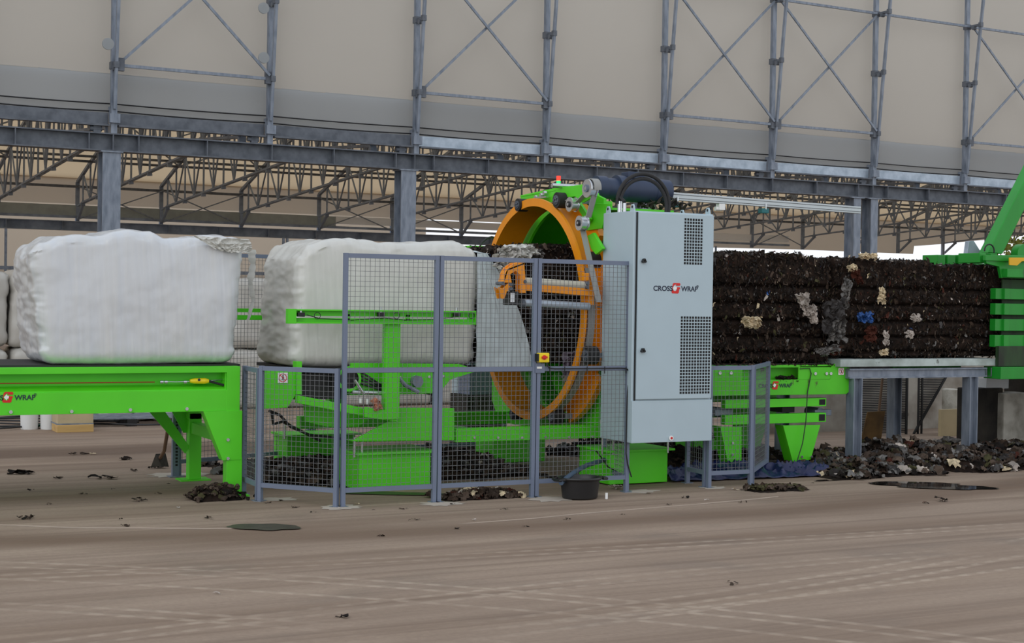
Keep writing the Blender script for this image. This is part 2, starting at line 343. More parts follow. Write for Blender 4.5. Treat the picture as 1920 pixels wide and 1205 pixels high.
# ================================================================ STEEL HALL
DG = 25.0; DF = 48.0
def pxu(px, D, py=330):
    d = ray(px, py); a = d.dot(BX); c = d.dot(BY); return D*a/c
rib_px = [-60, 210, 502, 776, 1019, 1240, 1443, 1634, 1805, 1975]
rib_u = [pxu(p, DG) for p in rib_px]
cols = [(pxu(205, DG), 'rising behind the first white bale'), (pxu(760, DG), 'rising behind the fenced white bale'), (pxu(1208, DG), 'behind the blue motor on the wrapping machine'),
        (pxu(1600, DG), 'left one of the pair above the waste bales'), (pxu(1632, DG), 'right one of the pair above the waste bales')]
GB = 4.0; GT = 4.3
for u, where in cols:
    c = B(u, DG, 0); t = thing('steel_column', 'grey wide-flange steel column under the long girder, '+where, 'column', c)
    a = MB()
    for s in (-1, 1):
        a.bar(B(u, DG+s*0.14, 0.02), B(u, DG+s*0.14, GB-0.02), 0.30 if u < 20 else 0.20, 0.02, BY)
    a.bar(B(u, DG, 0.02), B(u, DG, GB-0.02), 0.016, 0.27, BY)
    a.build('column_shaft', M['galv'], t)
    MB().bar(B(u, DG, GB-0.02), B(u, DG, GB), 0.36, 0.36, BY).build('cap_plate', M['galv'], t)
    MB().bar(B(u, DG, 0), B(u, DG, 0.02), 0.42, 0.42, BY).build('base_plate', M['galv'], t)
def girder(v, u0, u1, zb, zt, w, label, stiff, m):
    t = thing('steel_girder', label, 'beam', B(u0, v, zb))
    MB().ibeam(B(u0, v, (zb+zt)/2), B(u1, v, (zb+zt)/2), zt-zb, w, 0.012, 0.022).build('beam_profile', m, t)
    for u in stiff:
        MB().bar(B(u, v-w/4-0.003, zb+0.023), B(u, v-w/4-0.003, zt-0.023), 0.016, w/2-0.012, BY).build('web_stiffener', m, t)
girder(DG, -6, 42, GB, GT, 0.26, 'long grey steel girder crossing the whole picture above the machines', [pxu(p, DG) for p in (25, 163, 208, 256, 384, 505, 621, 737, 772, 808, 910, 1015, 1113, 1190, 1275, 1357, 1442, 1525, 1603, 1630, 1658, 1735, 1808, 1880)], M['galv_dark'])
girder(DF, -8, pxu(1330, DF), 3.62, 3.92, 0.26, 'distant dark steel girder seen behind the white bales', [i*1.7-6 for i in range(26)], M['truss'])
# near hall: arch ribs that stand on the girder
for i, u in enumerate(rib_u):
    lab = ['outermost left of the picture', 'leftmost, over the first column', 'second rib from the left', 'over the middle column', 'above the orange ring', 'above the grey cabinet',
           'over the left of the waste bales', 'over the column pair', 'near the right edge', 'outermost right of the picture'][i]
    t = thing('lattice_arch_rib', 'galvanised lattice roof rib on the girder, '+lab, 'roof rib', B(u, DG, GT), )
    z0 = GT; N = 8; zt = 11.0
    outer = []; inner = []
    for k in range(N+1):
        z = 4.7+(zt-4.7)*k/N; s = (z-4.7)
        outer.append(B(u, DG-0.05, z)); inner.append(B(u+0.0, DG-0.13-0.085*s-0.004*s*s, z))
    a = MB(); a.bar(B(u, DG, z0), B(u, DG, 4.75), 0.10, 0.20, BY)
    for k in range(N): a.bar(outer[k], outer[k+1], 0.10, 0.075, BY)
    a.build('outer_chord', M['galv'], t)
    a = MB()
    for k in range(N): a.bar(inner[k], inner[k+1], 0.05, 0.06, BY)
    a.build('inner_chord', M['galv'], t)
    for z in (5.42, 6.75, 8.05, 9.4):
        a = MB()
        s = z-4.7; p = B(u, DG-0.05, z); q = B(u, DG-0.13-0.085*s-0.004*s*s, z); a.bar(p, q, 0.05, 0.05, BZ); a.bar(p-BZ*.06, p+BZ*.06, .13, .12, BY); a.bar(q-BZ*.05, q+BZ*.05, .08, .08, BY); a.cyl(p.lerp(q, .5)-BZ*.05-BX*.04, p.lerp(q, .5)-BZ*.05+BX*.04, .045, 10)
        a.build('chord_connector', M['galv_dark'], t)
    a = MB(); a.box((-0.085, -0.04, 0), (0.085, 0.04, 0.15)); fo = B(u, DG-0.12, 4.47); a.v = [tuple(BX*x+BY*y+BZ*z+fo) for x, y, z in a.v]
    a.build('foot_bracket', M['galv'], t)
# hem purlins and cladding between the ribs
for i in range(len(rib_u)-1):
    u0, u1 = rib_u[i]+0.08, rib_u[i+1]-0.08
    w = ['left of the first rib', 'between the first two ribs', 'left of the middle column', 'right of the middle column', 'above the orange ring', 'above the sensor rail', 'left of the column pair', 'right of the column pair', 'at the right edge'][i]
    t = thing('eaves_purlin', 'pressed steel purlin at the membrane hem, '+w, 'beam', B(u0, DG, 4.55))
    daylit_mat = M['galv_dark'] if i < 3 else M['galv_bright']  # purlin colour carries the daylight: darker on the left, brighter towards the open right end
    MB().bar(B(u0, DG+0.02, 4.545), B(u1, DG+0.02, 4.545), 0.02, 0.20, BZ).build('purlin_web', daylit_mat, t)
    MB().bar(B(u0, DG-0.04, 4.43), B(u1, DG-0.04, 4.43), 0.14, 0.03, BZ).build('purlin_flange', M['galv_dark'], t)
    b_ = MB(); b_.bar(B(u1-0.18, DG, GT), B(u1-0.18, DG, 4.42), 0.12, 0.08, BY); b_.cyl(B(u1-0.30, DG, 4.37), B(u1-0.1, DG, 4.37), 0.045, 12)
    b_.build('purlin_cleat', M['galv_dark'], t)
# cross bracing
def brace(u0, u1, where, top=True, both=True):
    t = thing('cross_brace', 'crossed galvanised bracing rods between two roof ribs, '+where, 'brace', B(u0, DG, 5.4))
    ya = DG-0.16; zc = 5.42; zt = 8.05
    def off(z): return DG-0.14
    MB().bar(B(u0+.08, off(zc), zc), B(u1-.06, off(zc), zc), 0.05, 0.05).build('strut', M['galv'], t)
    MB().bar(B(u0+.08, off(zt), zt), B(u1-.06, off(zt), zt), 0.05, 0.05).build('strut', M['galv'], t)
    n = 6
    for a, b_, s in ((u0+.08, u1-.06, 0.0), (u1-.06, u0+.08, 0.06)):
        d = MB()
        for k in range(n):
            z0 = zc+0.05+(zt-zc-0.1)*k/n; z1 = zc+0.05+(zt-zc-0.1)*(k+1)/n
            d.bar(B(a+(b_-a)*k/n, off(z0)-s, z0), B(a+(b_-a)*(k+1)/n, off(z1)-s, z1), 0.045, 0.03, BY)
        d.build('diagonal_rod', M['galv'], t)
    for uu in (u0+.08, u1-.06):
        MB().bar(B(uu, off(zc), zc-0.09), B(uu, off(zc), zc+0.12), 0.12, 0.09, BY).build('gusset', M['galv_dark'], t)
for i, w in ((1, 'over the first white bale'), (3, 'above the orange ring'), (5, 'above the sensor rail'), (6, 'left of the column pair'), (8, 'in the upper right corner')):
    brace(rib_u[i], rib_u[i+1], w)
t = thing('roof_strut', 'galvanised strut with no rods between the ribs right of the column pair', 'brace', B(rib_u[7], DG, 8.05))
MB().bar(B(rib_u[7], DG-.14, 8.05), B(rib_u[8], DG-.14, 8.05), 0.05, 0.05).build('strut', M['galv'], t)
# membrane of the near hall: it rises from the hem and starts to curve over
def wallfab(z0, z1, n, fn):
    mb = MB()
    def f(a, b): 
        u = -7+49*a; z = z0+(z1-z0)*b; return B(u, fn(u, z), z)
    v, fc = grid(120, n, f); mb.add(v, fc, 0, True); return mb
def fabv(u, z): s = z-4.7; return DG+0.12+(-.006*max(0, z-8.4)**2)
struct(wallfab(5.30, 11.5, 10, fabv).build('wall_back', M['fabric']))
struct(wallfab(4.62, 5.31, 3, lambda u, z: DG+0.12+0.012*nz((u*2, z, 0))).build('trim_2', M['fabric_skirt']))
mb = MB()
for i in range(len(rib_u)-1):
    k = 12
    for z, a in ((4.68, 0.02), (4.80, 0.012)):
        mb.tube([B(rib_u[i]+(rib_u[i+1]-rib_u[i])*j/k, DG+0.04, z-a*4*(j/k)*(1-j/k)) for j in range(k+1)], 0.012, 5)
struct(mb.build('trim_3', M['black']))
# lamps and cable ties clipped to the ribs
for i, (px, py) in enumerate(((210, 82), (502, 15), (502, 108))):
    p = at(px-7, py, y=24.7); o = MB().cyl(p, p+Vector((0, 0.03, 0)), 0.095, 20).build('wall_disc', M['fabric_skirt'], off=tuple(p))
    tag(o, ['white round disc on the leftmost roof rib', 'white round disc high on the second roof rib', 'white round disc lower on the second roof rib'][i], 'disc')
# ================================================================ NEXT HALL
MID = (DG+DF)/2
def up_z(v):
    s = (DF-v)/(DF-MID) if v > MID else (v-DG)/(MID-DG); s = max(0, min(1, s)); return 5.15+2.9*s-0.35*s*s+0.25*sin(pi*s)
def lo_z(v):
    s = (DF-v)/(DF-MID) if v > MID else (v-DG)/(MID-DG); s = max(0, min(1, s)); return 4.42+0.75*s
tpx = [-165, -12, 145, 302, 452, 598, 735, 865]
tu = [pxu(p, DF, 400) for p in tpx]; stp = (tu[-1]-tu[0])/(len(tu)-1)
while tu[-1] < 88: tu.append(tu[-1]+stp)
for i, u in enumerate(tu):
    far = u > 34
    t = thing('roof_truss', 'lattice roof truss of the hall behind, one of a receding row', 'truss', B(u, DF, 3.9), 'roof trusses of the hall behind')
    m = M['truss']
    w = 0.07
    a = MB(); a.bar(B(u, DF, 3.9), B(u, DF, up_z(DF)), 0.11, 0.11, BY)
    vs = [DF-(DF-DG-0.5)*k/14 for k in range(15)]
    for k in range(14): a.bar(B(u, vs[k], up_z(vs[k])), B(u, vs[k+1], up_z(vs[k+1])), w+0.02, w+0.02)
    a.build('upper_chord', m, t)
    a = MB(); a.bar(B(u, DF-0.1, 3.98), B(u, DF-0.75, lo_z(DF)), w, w, BX)
    vl = [DF-0.7-(DF-DG-1.2)*k/24 for k in range(25)]
    for k in range(24):
        for s in (-0.045, 0.045): a.bar(B(u+s, vl[k], lo_z(vl[k])), B(u+s, vl[k+1], lo_z(vl[k+1])), 0.035, 0.05)
    a.bar(B(u, DF, lo_z(DF)-.02), B(u, vl[0], lo_z(vl[0])), 0.05, 0.05)
    a.build('lower_chord', M['truss'], t)
    a = MB()
    for k in range(0, 25):
        v0 = vl[k]; a.bar(B(u, v0, lo_z(v0)), B(u, v0, up_z(v0)), 0.045, 0.045, BX)
        if k < 24:
            if k % 2: a.bar(B(u, vl[k], lo_z(vl[k])), B(u, vl[k+1], up_z(vl[k+1])), 0.04, 0.04, BX)
            else: a.bar(B(u, vl[k], up_z(vl[k])), B(u, vl[k+1], lo_z(vl[k+1])), 0.04, 0.04, BX)
        if k % 2 == 0: a.bar(B(u-.06, v0, lo_z(v0)-0.06), B(u+.06, v0, lo_z(v0)-0.05), 0.09, 0.10)
    a.build('lattice_webbing', m, t)
# purlins and wind rods of that hall
for v in (DF-1.8, DF-2.2, DF-5.2, DF-5.6, DF-9, MID-2, DG+8, DG+4):
    o = MB().bar(B(-8, v, up_z(v)-0.05), B(88, v, up_z(v)-0.05), 0.07, 0.07).build('roof_purlin', M['galv_dark'])
    tag(o, 'long thin purlin under the tan roof of the hall behind', 'beam', 'purlins of the hall behind')
o = MB().bar(B(-8, DF-0.1, 5.0), B(88, DF-0.1, 5.0), 0.08, 0.08).build('eaves_rail', M['galv_dark']); tag(o, 'dark rail along the far eaves of the hall behind, at the truss knees', 'beam')
for i in (0, 2, 3, 5, 6, 8, 10, 12):
    a, b_ = tu[i], tu[i+1]
    t = thing('wind_brace', 'pair of thin crossing wind rods under the roof of the hall behind', 'brace', B(a, DF-2, 5), 'wind rods of the hall behind')
    for p, q in ((B(a, DF-.15, 5.0), B(b_, DF-.15, 3.98)), (B(b_, DF-.2, 5.0), B(a, DF-.2, 3.98)), (B(a, DF-2, up_z(DF-2)-.1), B(b_, DF-5.4, up_z(DF-5.4)-.1)), (B(b_, DF-2, up_z(DF-2)-.15), B(a, DF-5.4, up_z(DF-5.4)-.15))):
        MB().bar(p, q, 0.035, 0.035).build('rod', M['galv'], t)
# roof skin
mb = MB(); v, f = grid(60, 24, lambda a, b: B(-14+104*a, DF+0.15-(DF-DG-0.1)*b, up_z(DF+0.15-(DF-DG-0.1)*b)+0.12)); mb.add(v, f, 0, True)
struct(mb.build('ceiling', M['fabric_far']))
# eaves skirts of the far side
uS = pxu(630, DF); uE = pxu(1480, DF)
def sheet(pts, name, m): return struct(MB().add(pts, [tuple(range(len(pts)))]).build(name, m))
def onp(px, py, D): d = ray(px, py); t = D/d.dot(BY); return CP+d*t
sk = [onp(px, py, DF+.1) for px, py in ((1712, 476), (1714, 461), (1746, 459), (1860, 448), (1920, 441), (2100, 430))]
sheet([B(-14, DF+.1, 4.47)]+[B(pxu(1335, DF), DF+.1, 4.47), B(pxu(1338, DF), DF+.1, 3.85), B(uE+1, DF+.1, 3.9)]+sk+[B(88, DF+.1, sk[-1].z+.6), B(88, DF+.1, 6.2), B(-14, DF+.1, 5.26)], 'trim_4', M['fabric_wall'])
struct(MB().bar(B(-14, DF-.02, 4.24), B(uS, DF-.02, 4.24), 0.04, 0.36).build('trim_5', M['skirt_steel']))
struct(MB().bar(B(uS, DF-.02, 4.30), B(uE, DF-.02, 4.30), 0.04, 0.26).build('trim_6', M['steel_white']))
struct(MB().bar(B(-14, DF-.06, 4.05), B(uE, DF-.06, 4.05), 0.08, 0.08).build('trim_7', M['truss']))
# the third hall's skin beyond, left part
D3 = 70.0; uW = pxu(800, D3)
sheet([B(-30, D3, 0), B(uW, D3, 0), B(uW, D3, 7), B(-30, D3, 7)], 'wall_far', M['fabric_wall'])
struct(MB().bar(B(-30, D3-.2, 2.75), B(uW, D3-.2, 2.75), 0.2, 0.16).build('trim_8', M['galv_dark']))
for p in (12, 533, 540):
    u = pxu(p, D3-1); o = MB().bar(B(u, D3-1, 0), B(u, D3-1, 4.6), 0.10, 0.12, BY).build('hanging_post', M['galv_dark'], off=tuple(B(u, D3-1, 0)))
    tag(o, 'dark post before the far membrane, '+{12: 'left of the first white bale', 533: 'left one of the pair seen between two white bales', 540: 'right one of the pair seen between two white bales'}[p], 'post')
# ================================================================ LETTERING
def text_mesh(body, size, m, name, parent, origin, xscale=1.0, heavy=0.0):
    cu = bpy.data.curves.new(name, 'FONT'); cu.body = body; cu.size = size; cu.extrude = 0.0008; cu.offset = heavy
    tmp = bpy.data.objects.new(name+'_tmp', cu); COL.objects.link(tmp)
    bpy.context.view_layer.update(); dg = bpy.context.evaluated_depsgraph_get()
    me = bpy.data.meshes.new_from_object(tmp.evaluated_get(dg)); bpy.data.objects.remove(tmp)
    off = ORIG[parent.name]
    for vtx in me.vertices:
        x, y, z = vtx.co; vtx.co = (origin[0]+x*xscale-off[0], origin[1]-z-0.0012-off[1], origin[2]+y-off[2])
    me.materials.clear(); me.materials.append(m)
    o = bpy.data.objects.new(name, me); COL.objects.link(o); o.parent = parent; ORIG[o.name] = off
    return o
def logo(parent, ox, oy, oz, h):
    """lettering CROSS, red arrow badge, WRAP(r), facing -y; (ox, oz) is the badge's lower left corner, h its height"""
    y = oy
    bw = h*0.95; a = MB()
    P_ = lambda pts: [(ox+p[0]*bw, oz+p[1]*h) for p in pts]
    # badge: slanted rounded block with an arrow cut out that points to the upper left
    a.prism(P_([(0.02, 0.10), (0.08, 0.02), (0.72, 0.0), (0.84, 0.08), (0.90, 0.42), (1.0, 0.46), (0.96, 0.60), (0.60, 0.60), (0.62, 0.44), (0.56, 0.30), (0.40, 0.20), (0.14, 0.34)]), 'y', y-0.002, y)
    a.prism(P_([(0.14, 0.34), (0.12, 0.56), (0.34, 0.82), (0.56, 0.86), (0.48, 0.72), (0.98, 0.74), (1.02, 0.90), (0.94, 0.99), (0.24, 0.99), (0.14, 0.90), (0.0, 0.22), (0.02, 0.10)]), 'y', y-0.002, y)
    a.build('logo_badge', M['logo_red'], parent)
    b_ = MB(); b_.prism(P_([(0.14, 0.50), (0.42, 0.80), (0.44, 0.66), (0.64, 0.62), (0.60, 0.42), (0.46, 0.36), (0.42, 0.22)]), 'y', y-0.0015, y); b_.build('logo_arrow', M['white'], parent)
    ts = h*0.65
    text_mesh('WRAP', ts, M['ink'], 'logo_lettering', parent, (ox+h*1.08, oy, oz+h*0.24), 1.0, 0.0013*h/0.1)
    text_mesh('\u00ae', ts*0.5, M['ink'], 'trademark_sign', parent, (ox+h*2.78, oy, oz+h*0.60), 1.0)
    text_mesh('CROSS', ts, M['ink'], 'logo_lettering', parent, (ox-h*2.02, oy, oz+h*0.24), 1.08, 0.0013*h/0.1)
def bolts(parent, pts, r=0.014, ax=(0, -1, 0)):
    for p in pts:
        p = Vector(p); MB().cyl(p, p+Vector(ax)*0.012, r, 8).build('bolt', M['chrome'], parent)
def sticker(parent, cx, y, cz, s):
    MB().box((cx-s/2, y-0.003, cz-s/2), (cx+s/2, y, cz+s/2)).build('warning_sticker', M['white'], parent)
    a = MB(); n = 24; r1, r0_ = s*0.42, s*0.35; v = []
    for i in range(n):
        t = 2*pi*i/n
        for r in (r0_, r1): v.append((cx+cos(t)*r, y-0.005, cz+sin(t)*r))
    a.add(v, [(2*i, 2*i+1, (2*i+3) % (2*n), (2*i+2) % (2*n)) for i in range(n)], 0)
    a.bar((cx-s*.27, y-.005, cz+s*.27), (cx+s*.27, y-.005, cz-s*.27), s*.06, 0.002, (0, 1, 0))
    a.build('prohibition_ring', M['red'], parent)
    b_ = MB(); b_.bar((cx, y-.004, cz-.05*s), (cx, y-.004, cz+.14*s), s*.09, 0.002, (0, 1, 0)); b_.bar((cx, y-.004, cz-.05*s), (cx-.1*s, y-.004, cz-.26*s), s*.06, 0.002, (0, 1, 0))
    b_.bar((cx, y-.004, cz-.05*s), (cx+.1*s, y-.004, cz-.26*s), s*.06, 0.002, (0, 1, 0)); b_.bar((cx, y-.004, cz+.1*s), (cx+.14*s, y-.004, cz), s*.05, 0.002, (0, 1, 0)); b_.cyl((cx, y-.005, cz+.22*s), (cx, y-.003, cz+.22*s), s*.055, 10)
    b_.build('walking_figure', M['black'], parent)
# ================================================================ OUTFEED CONVEYOR (left)
YF = 12.04; YR = 13.30
t = conv = thing('outfeed_conveyor', 'long bright green conveyor carrying the unfenced white bale at left', 'conveyor', (2.5, YF, 0))
x0, x1 = -1.5, 3.64
a = MB()
a.box((x0, YF, 0.705), (x1, YF+0.012, 0.875)); a.box((x0, YF, 1.02), (x1, YF+0.012, 1.07)); a.box((3.53, YF-.0015, 0.699), (x1+.001, YF+0.0135, 1.071))
a.box((x0, YF+0.012, 0.705), (x1, YF+0.09, 0.72)); a.box((x0, YF+0.012, 1.055), (x1, YF+0.16, 1.07))
a.prism([(YF+0.012, 0.872), (YF+0.13, 0.905), (YF+0.13, 0.92), (YF+0.012, 0.884)], 'x', x0, 3.53)
a.box((x0, YF+0.13, 0.90), (3.53, YF+0.14, 1.06)); a.box((3.52, YF+0.012, 0.88), (3.53, YF+0.13, 1.02))
a.build('side_panel', M['green'], t, 0.002)
a = MB(); a.box((x0, YR-0.02, 0.72), (x1, YR, 1.07)); a.box((x0, YF+0.3, 0.74), (x1, YR-.2, 0.76)); a.build('side_panel', M['green'], t)
MB().box((x0, YF+0.10, 1.065), (x1+0.03, YR-.03, 1.085)).build('conveyor_belt', M['rubber'], t)
MB().cyl((x1-0.06, YF+0.15, 1.0), (x1-.06, YR-.05, 1.0), 0.08, 16).build('end_drum', M['black'], t)
a = MB()
a.prism([(3.335, 0.705), (3.66, 0.705), (3.66, 0.40), (3.66, 0.30), (3.50, 0.30)], 'y', YF-0.012, YF)
a.prism([(3.335, 0.705), (3.36, 0.705), (3.515, 0.30), (3.50, 0.30)], 'y', YF, YF+0.10)
a.box((3.56, YF, 0.3), (3.66, YF+0.10, 0.705)); a.build('leg_gusset', M['green'], t, 0.002)
MB().box((3.535, YF-0.008, 0.012), (3.665, YF+0.10, 0.32)).build('leg', M['green'], t, 0.003)
MB().box((3.46, YF-0.05, 0), (3.72, YF+0.14, 0.012)).build('foot_plate', M['green'], t)
a = MB(); a.prism([(3.335, 0.72), (3.66, 0.72), (3.60, 0.42), (3.50, 0.42)], 'y', YR-.03, YR-.02); a.box((3.52, YR-0.12, 0.55), (3.64, YR-0.03, 0.72)); a.build('leg_gusset', M['green'], t)
MB().box((3.53, YR-.12, 0.012), (3.64, YR-.02, 0.6)).build('leg', M['green'], t, 0.003)
MB().box((3.45, YR-.16, 0), (3.72, YR+.04, 0.012)).build('foot_plate', M['green'], t)
MB().box((3.545, YF+.09, 0.42), (3.63, YR-.1, 0.52)).build('cross_beam', M['green'], t, 0.003)
a = MB(); a.prism([(3.10, 0.71), (3.25, 0.71), (3.54, 0.30), (3.50, 0.24)], 'y', YR-.10, YR-.09); a.build('knee_brace', M['green'], t)
bolts(t, [at(px, py, y=YF) for px, py in ((20, 772), (134, 771), (244, 768), (350, 766))] + [at(427, 824, y=YF-0.014), at(427, 859, y=YF-0.014)])
lb = at(4, 755, y=YF-0.001); lt = at(30, 734, y=YF); logo(t, lb.x, YF-0.001, lb.z, lt.z-lb.z)
# emergency pull cord with its yellow switch
y = YF+0.05
p = [at(-60, 719, y=y), at(100, 718, y=y), at(290, 716, y=y)]
MB().tube(p, 0.005, 6).build('pull_cord', M['cord'], t)
a = MB(); pts = [at(px, py, y=y) for px, py in ((300, 716), (312, 715.5), (330, 716), (355, 715))]; a.tube(pts, 0.006, 6)
for px in (303, 311, 347): c = at(px, 716, y=y); a.cyl(c-Vector((.012, 0, 0)), c+Vector((.012, 0, 0)), 0.014, 8)
a.build('cord_shackle', M['chrome'], t)
s0, s1 = at(356, 714, y=y), at(391, 714, y=y)
sw = MB().cyl(s0, s0.lerp(s1, .25), 0.014, 12, 0.023).cyl(s0.lerp(s1, .25), s0.lerp(s1, .8), 0.023, 12, 0.025).cyl(s0.lerp(s1, .8), s1, 0.025, 12, 0.016).build('pull_switch', M['yellow'], t)
c = s0.lerp(s1, .45); MB().cyl(c+Vector((0, -.028, 0.012)), c+Vector((0, 0, .006)), 0.011, 10).build('reset_button', M['black'], sw)
MB().tube([s1, at(405, 718, y=y), at(428, 724, y=y)], 0.010, 8).build('switch_cable', M['rubber'], t)
MB().tube([s1, at(424, 710.5, y=YF+.1)], 0.006, 8).build('stay_rod', M['chrome'], t)
# ================================================================ WRAPPING MACHINE
W_ = thing('bale_wrapping_machine', 'bright green machine with a big orange ring around the bale', 'machine', (5.6, 12.6, 0))
YA, ZA, RA = 12.64, 1.565, 1.05
ring = MB().annulus((YA, ZA), RA-0.075, RA, 6.64, 6.665, 96).annulus((YA, ZA), RA-0.075, RA-0.06, 6.665, 6.93, 96).build('wrapping_ring', M['orange'], W_)
sec = MB()
for a0, a1 in ((radians(150), radians(205)), (radians(100), radians(143)), (radians(215), radians(250)), (radians(-60), radians(60))):
    sec.annulus((YA, ZA), RA-0.06, RA+0.075, 6.87, 6.93, 24, a0, a1)
sec.build('ring_flange', M['orange'], ring)
# the drive belt hugs the ring and climbs over three pulleys
PU = [(at(1100, 353, x=6.62), 0.082), (at(1067, 383, x=6.62), 0.066), (at(1085, 418, x=6.62), 0.067)]
bl = MB(); bl.annulus((YA, ZA), RA-0.055, RA-0.03, 6.70, 6.77, 72, radians(158), radians(402)); bl.build('drive_belt', M['belt'], W_)
for (c, r), nm in zip(PU, 'abc'):
    q = MB(); q.cyl(c, c+Vector((0.012, 0, 0)), r, 28); q.cyl(c+Vector((0.012, 0, 0)), c+Vector((0.065, 0, 0)), r*0.88, 28); q.cyl(c+Vector((0.065, 0, 0)), c+Vector((0.077, 0, 0)), r, 28)
    po = q.build('belt_pulley', M['chrome'], W_)
    MB().cyl(c-Vector((0.012, 0, 0)), c, r*0.42, 20).build('pulley_hub', M['black'] if nm != 'a' else M['galv'], po)
    MB().cyl(c-Vector((0.016, 0, 0)), c-Vector((.01, 0, 0)), r*0.2, 16).build('shaft_end', M['chrome'], po)
def strap(p, q, w=0.055):
    return MB().bar(p+Vector((0.06, 0, 0)), q+Vector((.06, 0, 0)), 0.008, w, (1, 0, 0)).build('belt_run', M['belt'], W_)
c0, c1, c2 = PU[0][0], PU[1][0], PU[2][0]
def tang(c, r, ang): return c+Vector((0, cos(ang)*r, sin(ang)*r))
strap(tang(c0, .078, radians(165)), tang(c2, .06, radians(165)).lerp(c0, 0.12)); strap(tang(c0, .078, radians(-15)), tang(c1, .06, radians(-30)))
arc = MB(); arc.annulus((c0.y, c0.z), 0.082, 0.09, 6.65, 6.72, 24, radians(-30), radians(190)); arc.build('belt_wrap', M['belt'], W_)
strap(tang(c2, .062, radians(-60)), at(1112, 566, x=6.62)); strap(tang(c1, .062, radians(130)), at(1005, 383, x=6.7))
# fixed green frame plate around the ring
def X7(px, py, x=7.0): q = at(px, py, x=x); return (q.y, q.z)
outer = [X7(1008, 368), X7(1092, 350), X7(1118, 362), (11.98, 2.45), (11.95, 0.42), (14.0, 0.42), (14.15, 0.6), (14.15, 2.05)]
def wrap_plate(x, outer, c, r, th, name, m, n=72):
    """plate facing -x with a round hole: triangles between hole edge and outline"""
    pts = []
    cx_, cz_ = c
    def hit(t):
        dx, dz = cos(t), sin(t); best = None
        for i in range(len(outer)):
            ax, az = outer[i]; bx, bz = outer[(i+1) % len(outer)]
            den = dx*(bz-az)-dz*(bx-ax)
            if abs(den) < 1e-9: continue
            s = ((ax-cx_)*(bz-az)-(az-cz_)*(bx-ax))/den; u = ((ax-cx_)*dz-(az-cz_)*dx)/den
            if s > 0 and -1e-6 <= u <= 1+1e-6 and (best is None or s < best): best = s
        return best or r
    an = sorted([2*pi*i/n for i in range(n)] + [math.atan2(z-cz_, y-cx_) % (2*pi) for y, z in outer])
    v = []
    for t in an:
        R_ = max(hit(t), r+0.01)
        for xx, rr in ((x, r), (x, R_), (x+th, R_), (x+th, r)): v.append((xx, cx_+cos(t)*rr, cz_+sin(t)*rr))
    k = len(an); f = []
    for i in range(k):
        a = i*4; b = ((i+1) % k)*4
        for e in range(4): f.append((a+e, a+(e+1) % 4, b+(e+1) % 4, b+e))
    return MB().add(v, f).build(name, m, W_)
wrap_plate(7.0, outer, (YA, ZA), 0.985, 0.03, 'frame_plate', M['green'])
a = MB()   # top shroud, sides and the dark far plate with the bale opening
q6 = [X7(px, py, 6.76) for px, py in ((976, 366), (1041, 352), (1096, 345), (1106, 370), (1050, 381), (1006, 374), (976, 377))]
a.prism(q6, 'x', 6.76, 6.79); a.bar((6.76, q6[0][0], q6[0][1]-.01), (6.76, q6[2][0], q6[2][1]-.01), .01, .01)
a.build('top_beam', M['green'], W_, 0.003)
def slab(name, p, q, x0, x1, th=.02): MB().bar((x0, *p), (x0, *q), 0.001, 0.001) if 0 else MB().add([(x0, *p), (x1, *p), (x1, *q), (x0, *q), (x0, p[0], p[1]+th), (x1, p[0], p[1]+th), (x1, q[0], q[1]+th), (x0, q[0], q[1]+th)], [(0, 1, 2, 3), (7, 6, 5, 4), (0, 4, 5, 1), (1, 5, 6, 2), (2, 6, 7, 3), (3, 7, 4, 0)]).build(name, M['green'], W_)
slab('shroud_roof', (12.03, 2.50), (13.2, 2.52), 7.03, 7.85); slab('shroud_roof', (13.2, 2.52), (14.1, 2.10), 7.03, 7.85)
MB().box((7.03, 14.08, 0.45), (7.85, 14.1, 2.10)).build('shroud_side', M['green'], W_)
a = MB(); a.prism([(11.98, 2.20), (11.98, 2.5), (13.2, 2.52), (14.1, 2.1), (14.1, .5), (13.3, .5), (13.3, 2.20)], 'x', 7.85, 7.87); a.build('inner_plate', M['green'], W_)
q_ = [at(px, py, x=7.5) for px, py in ((997, 462), (1004, 451), (1013, 438), (1025, 425), (1038, 414), (1054, 405))]; a = MB()
for k in range(5): a.bar(q_[k], q_[k+1], .09, .09, (1, 0, 0))
a.build('inner_arch', M['green'], W_)
a = MB(); a.annulus((YA, 1.50), 0.90, 1.0, 7.3, 7.36, 40, radians(188), radians(320)); a.build('lower_arch', M['green'], W_)
# green brackets near the drive
def plate_x(pix, x, th, nm, m=None): 
    q = [X7(px, py, x) for px, py in pix]; return MB().prism(q, 'x', x, x+th).build(nm, m or M['green'], W_, 0.002)
plate_x(((1084, 377), (1106, 410), (1098, 420), (1090, 402), (1080, 388)), 6.8, 0.03, 'pulley_bracket')
plate_x(((1111, 381), (1142, 382), (1128, 428), (1100, 432), (1104, 400)), 6.85, 0.03, 'motor_bracket')
plate_x(((1101, 442), (1112, 436), (1130, 466), (1117, 477), (1108, 466)), 6.75, 0.03, 'frame_lug')
plate_x(((1118, 365), (1132, 372), (1132, 500), (1121, 560), (1124, 470), (1112, 430)), 6.97, 0.03, 'frame_edge')
plate_x(((1040, 352), (1096, 346), (1106, 372), (1092, 380), (1078, 368), (1045, 372)), 6.70, 0.02, 'motor_bracket')
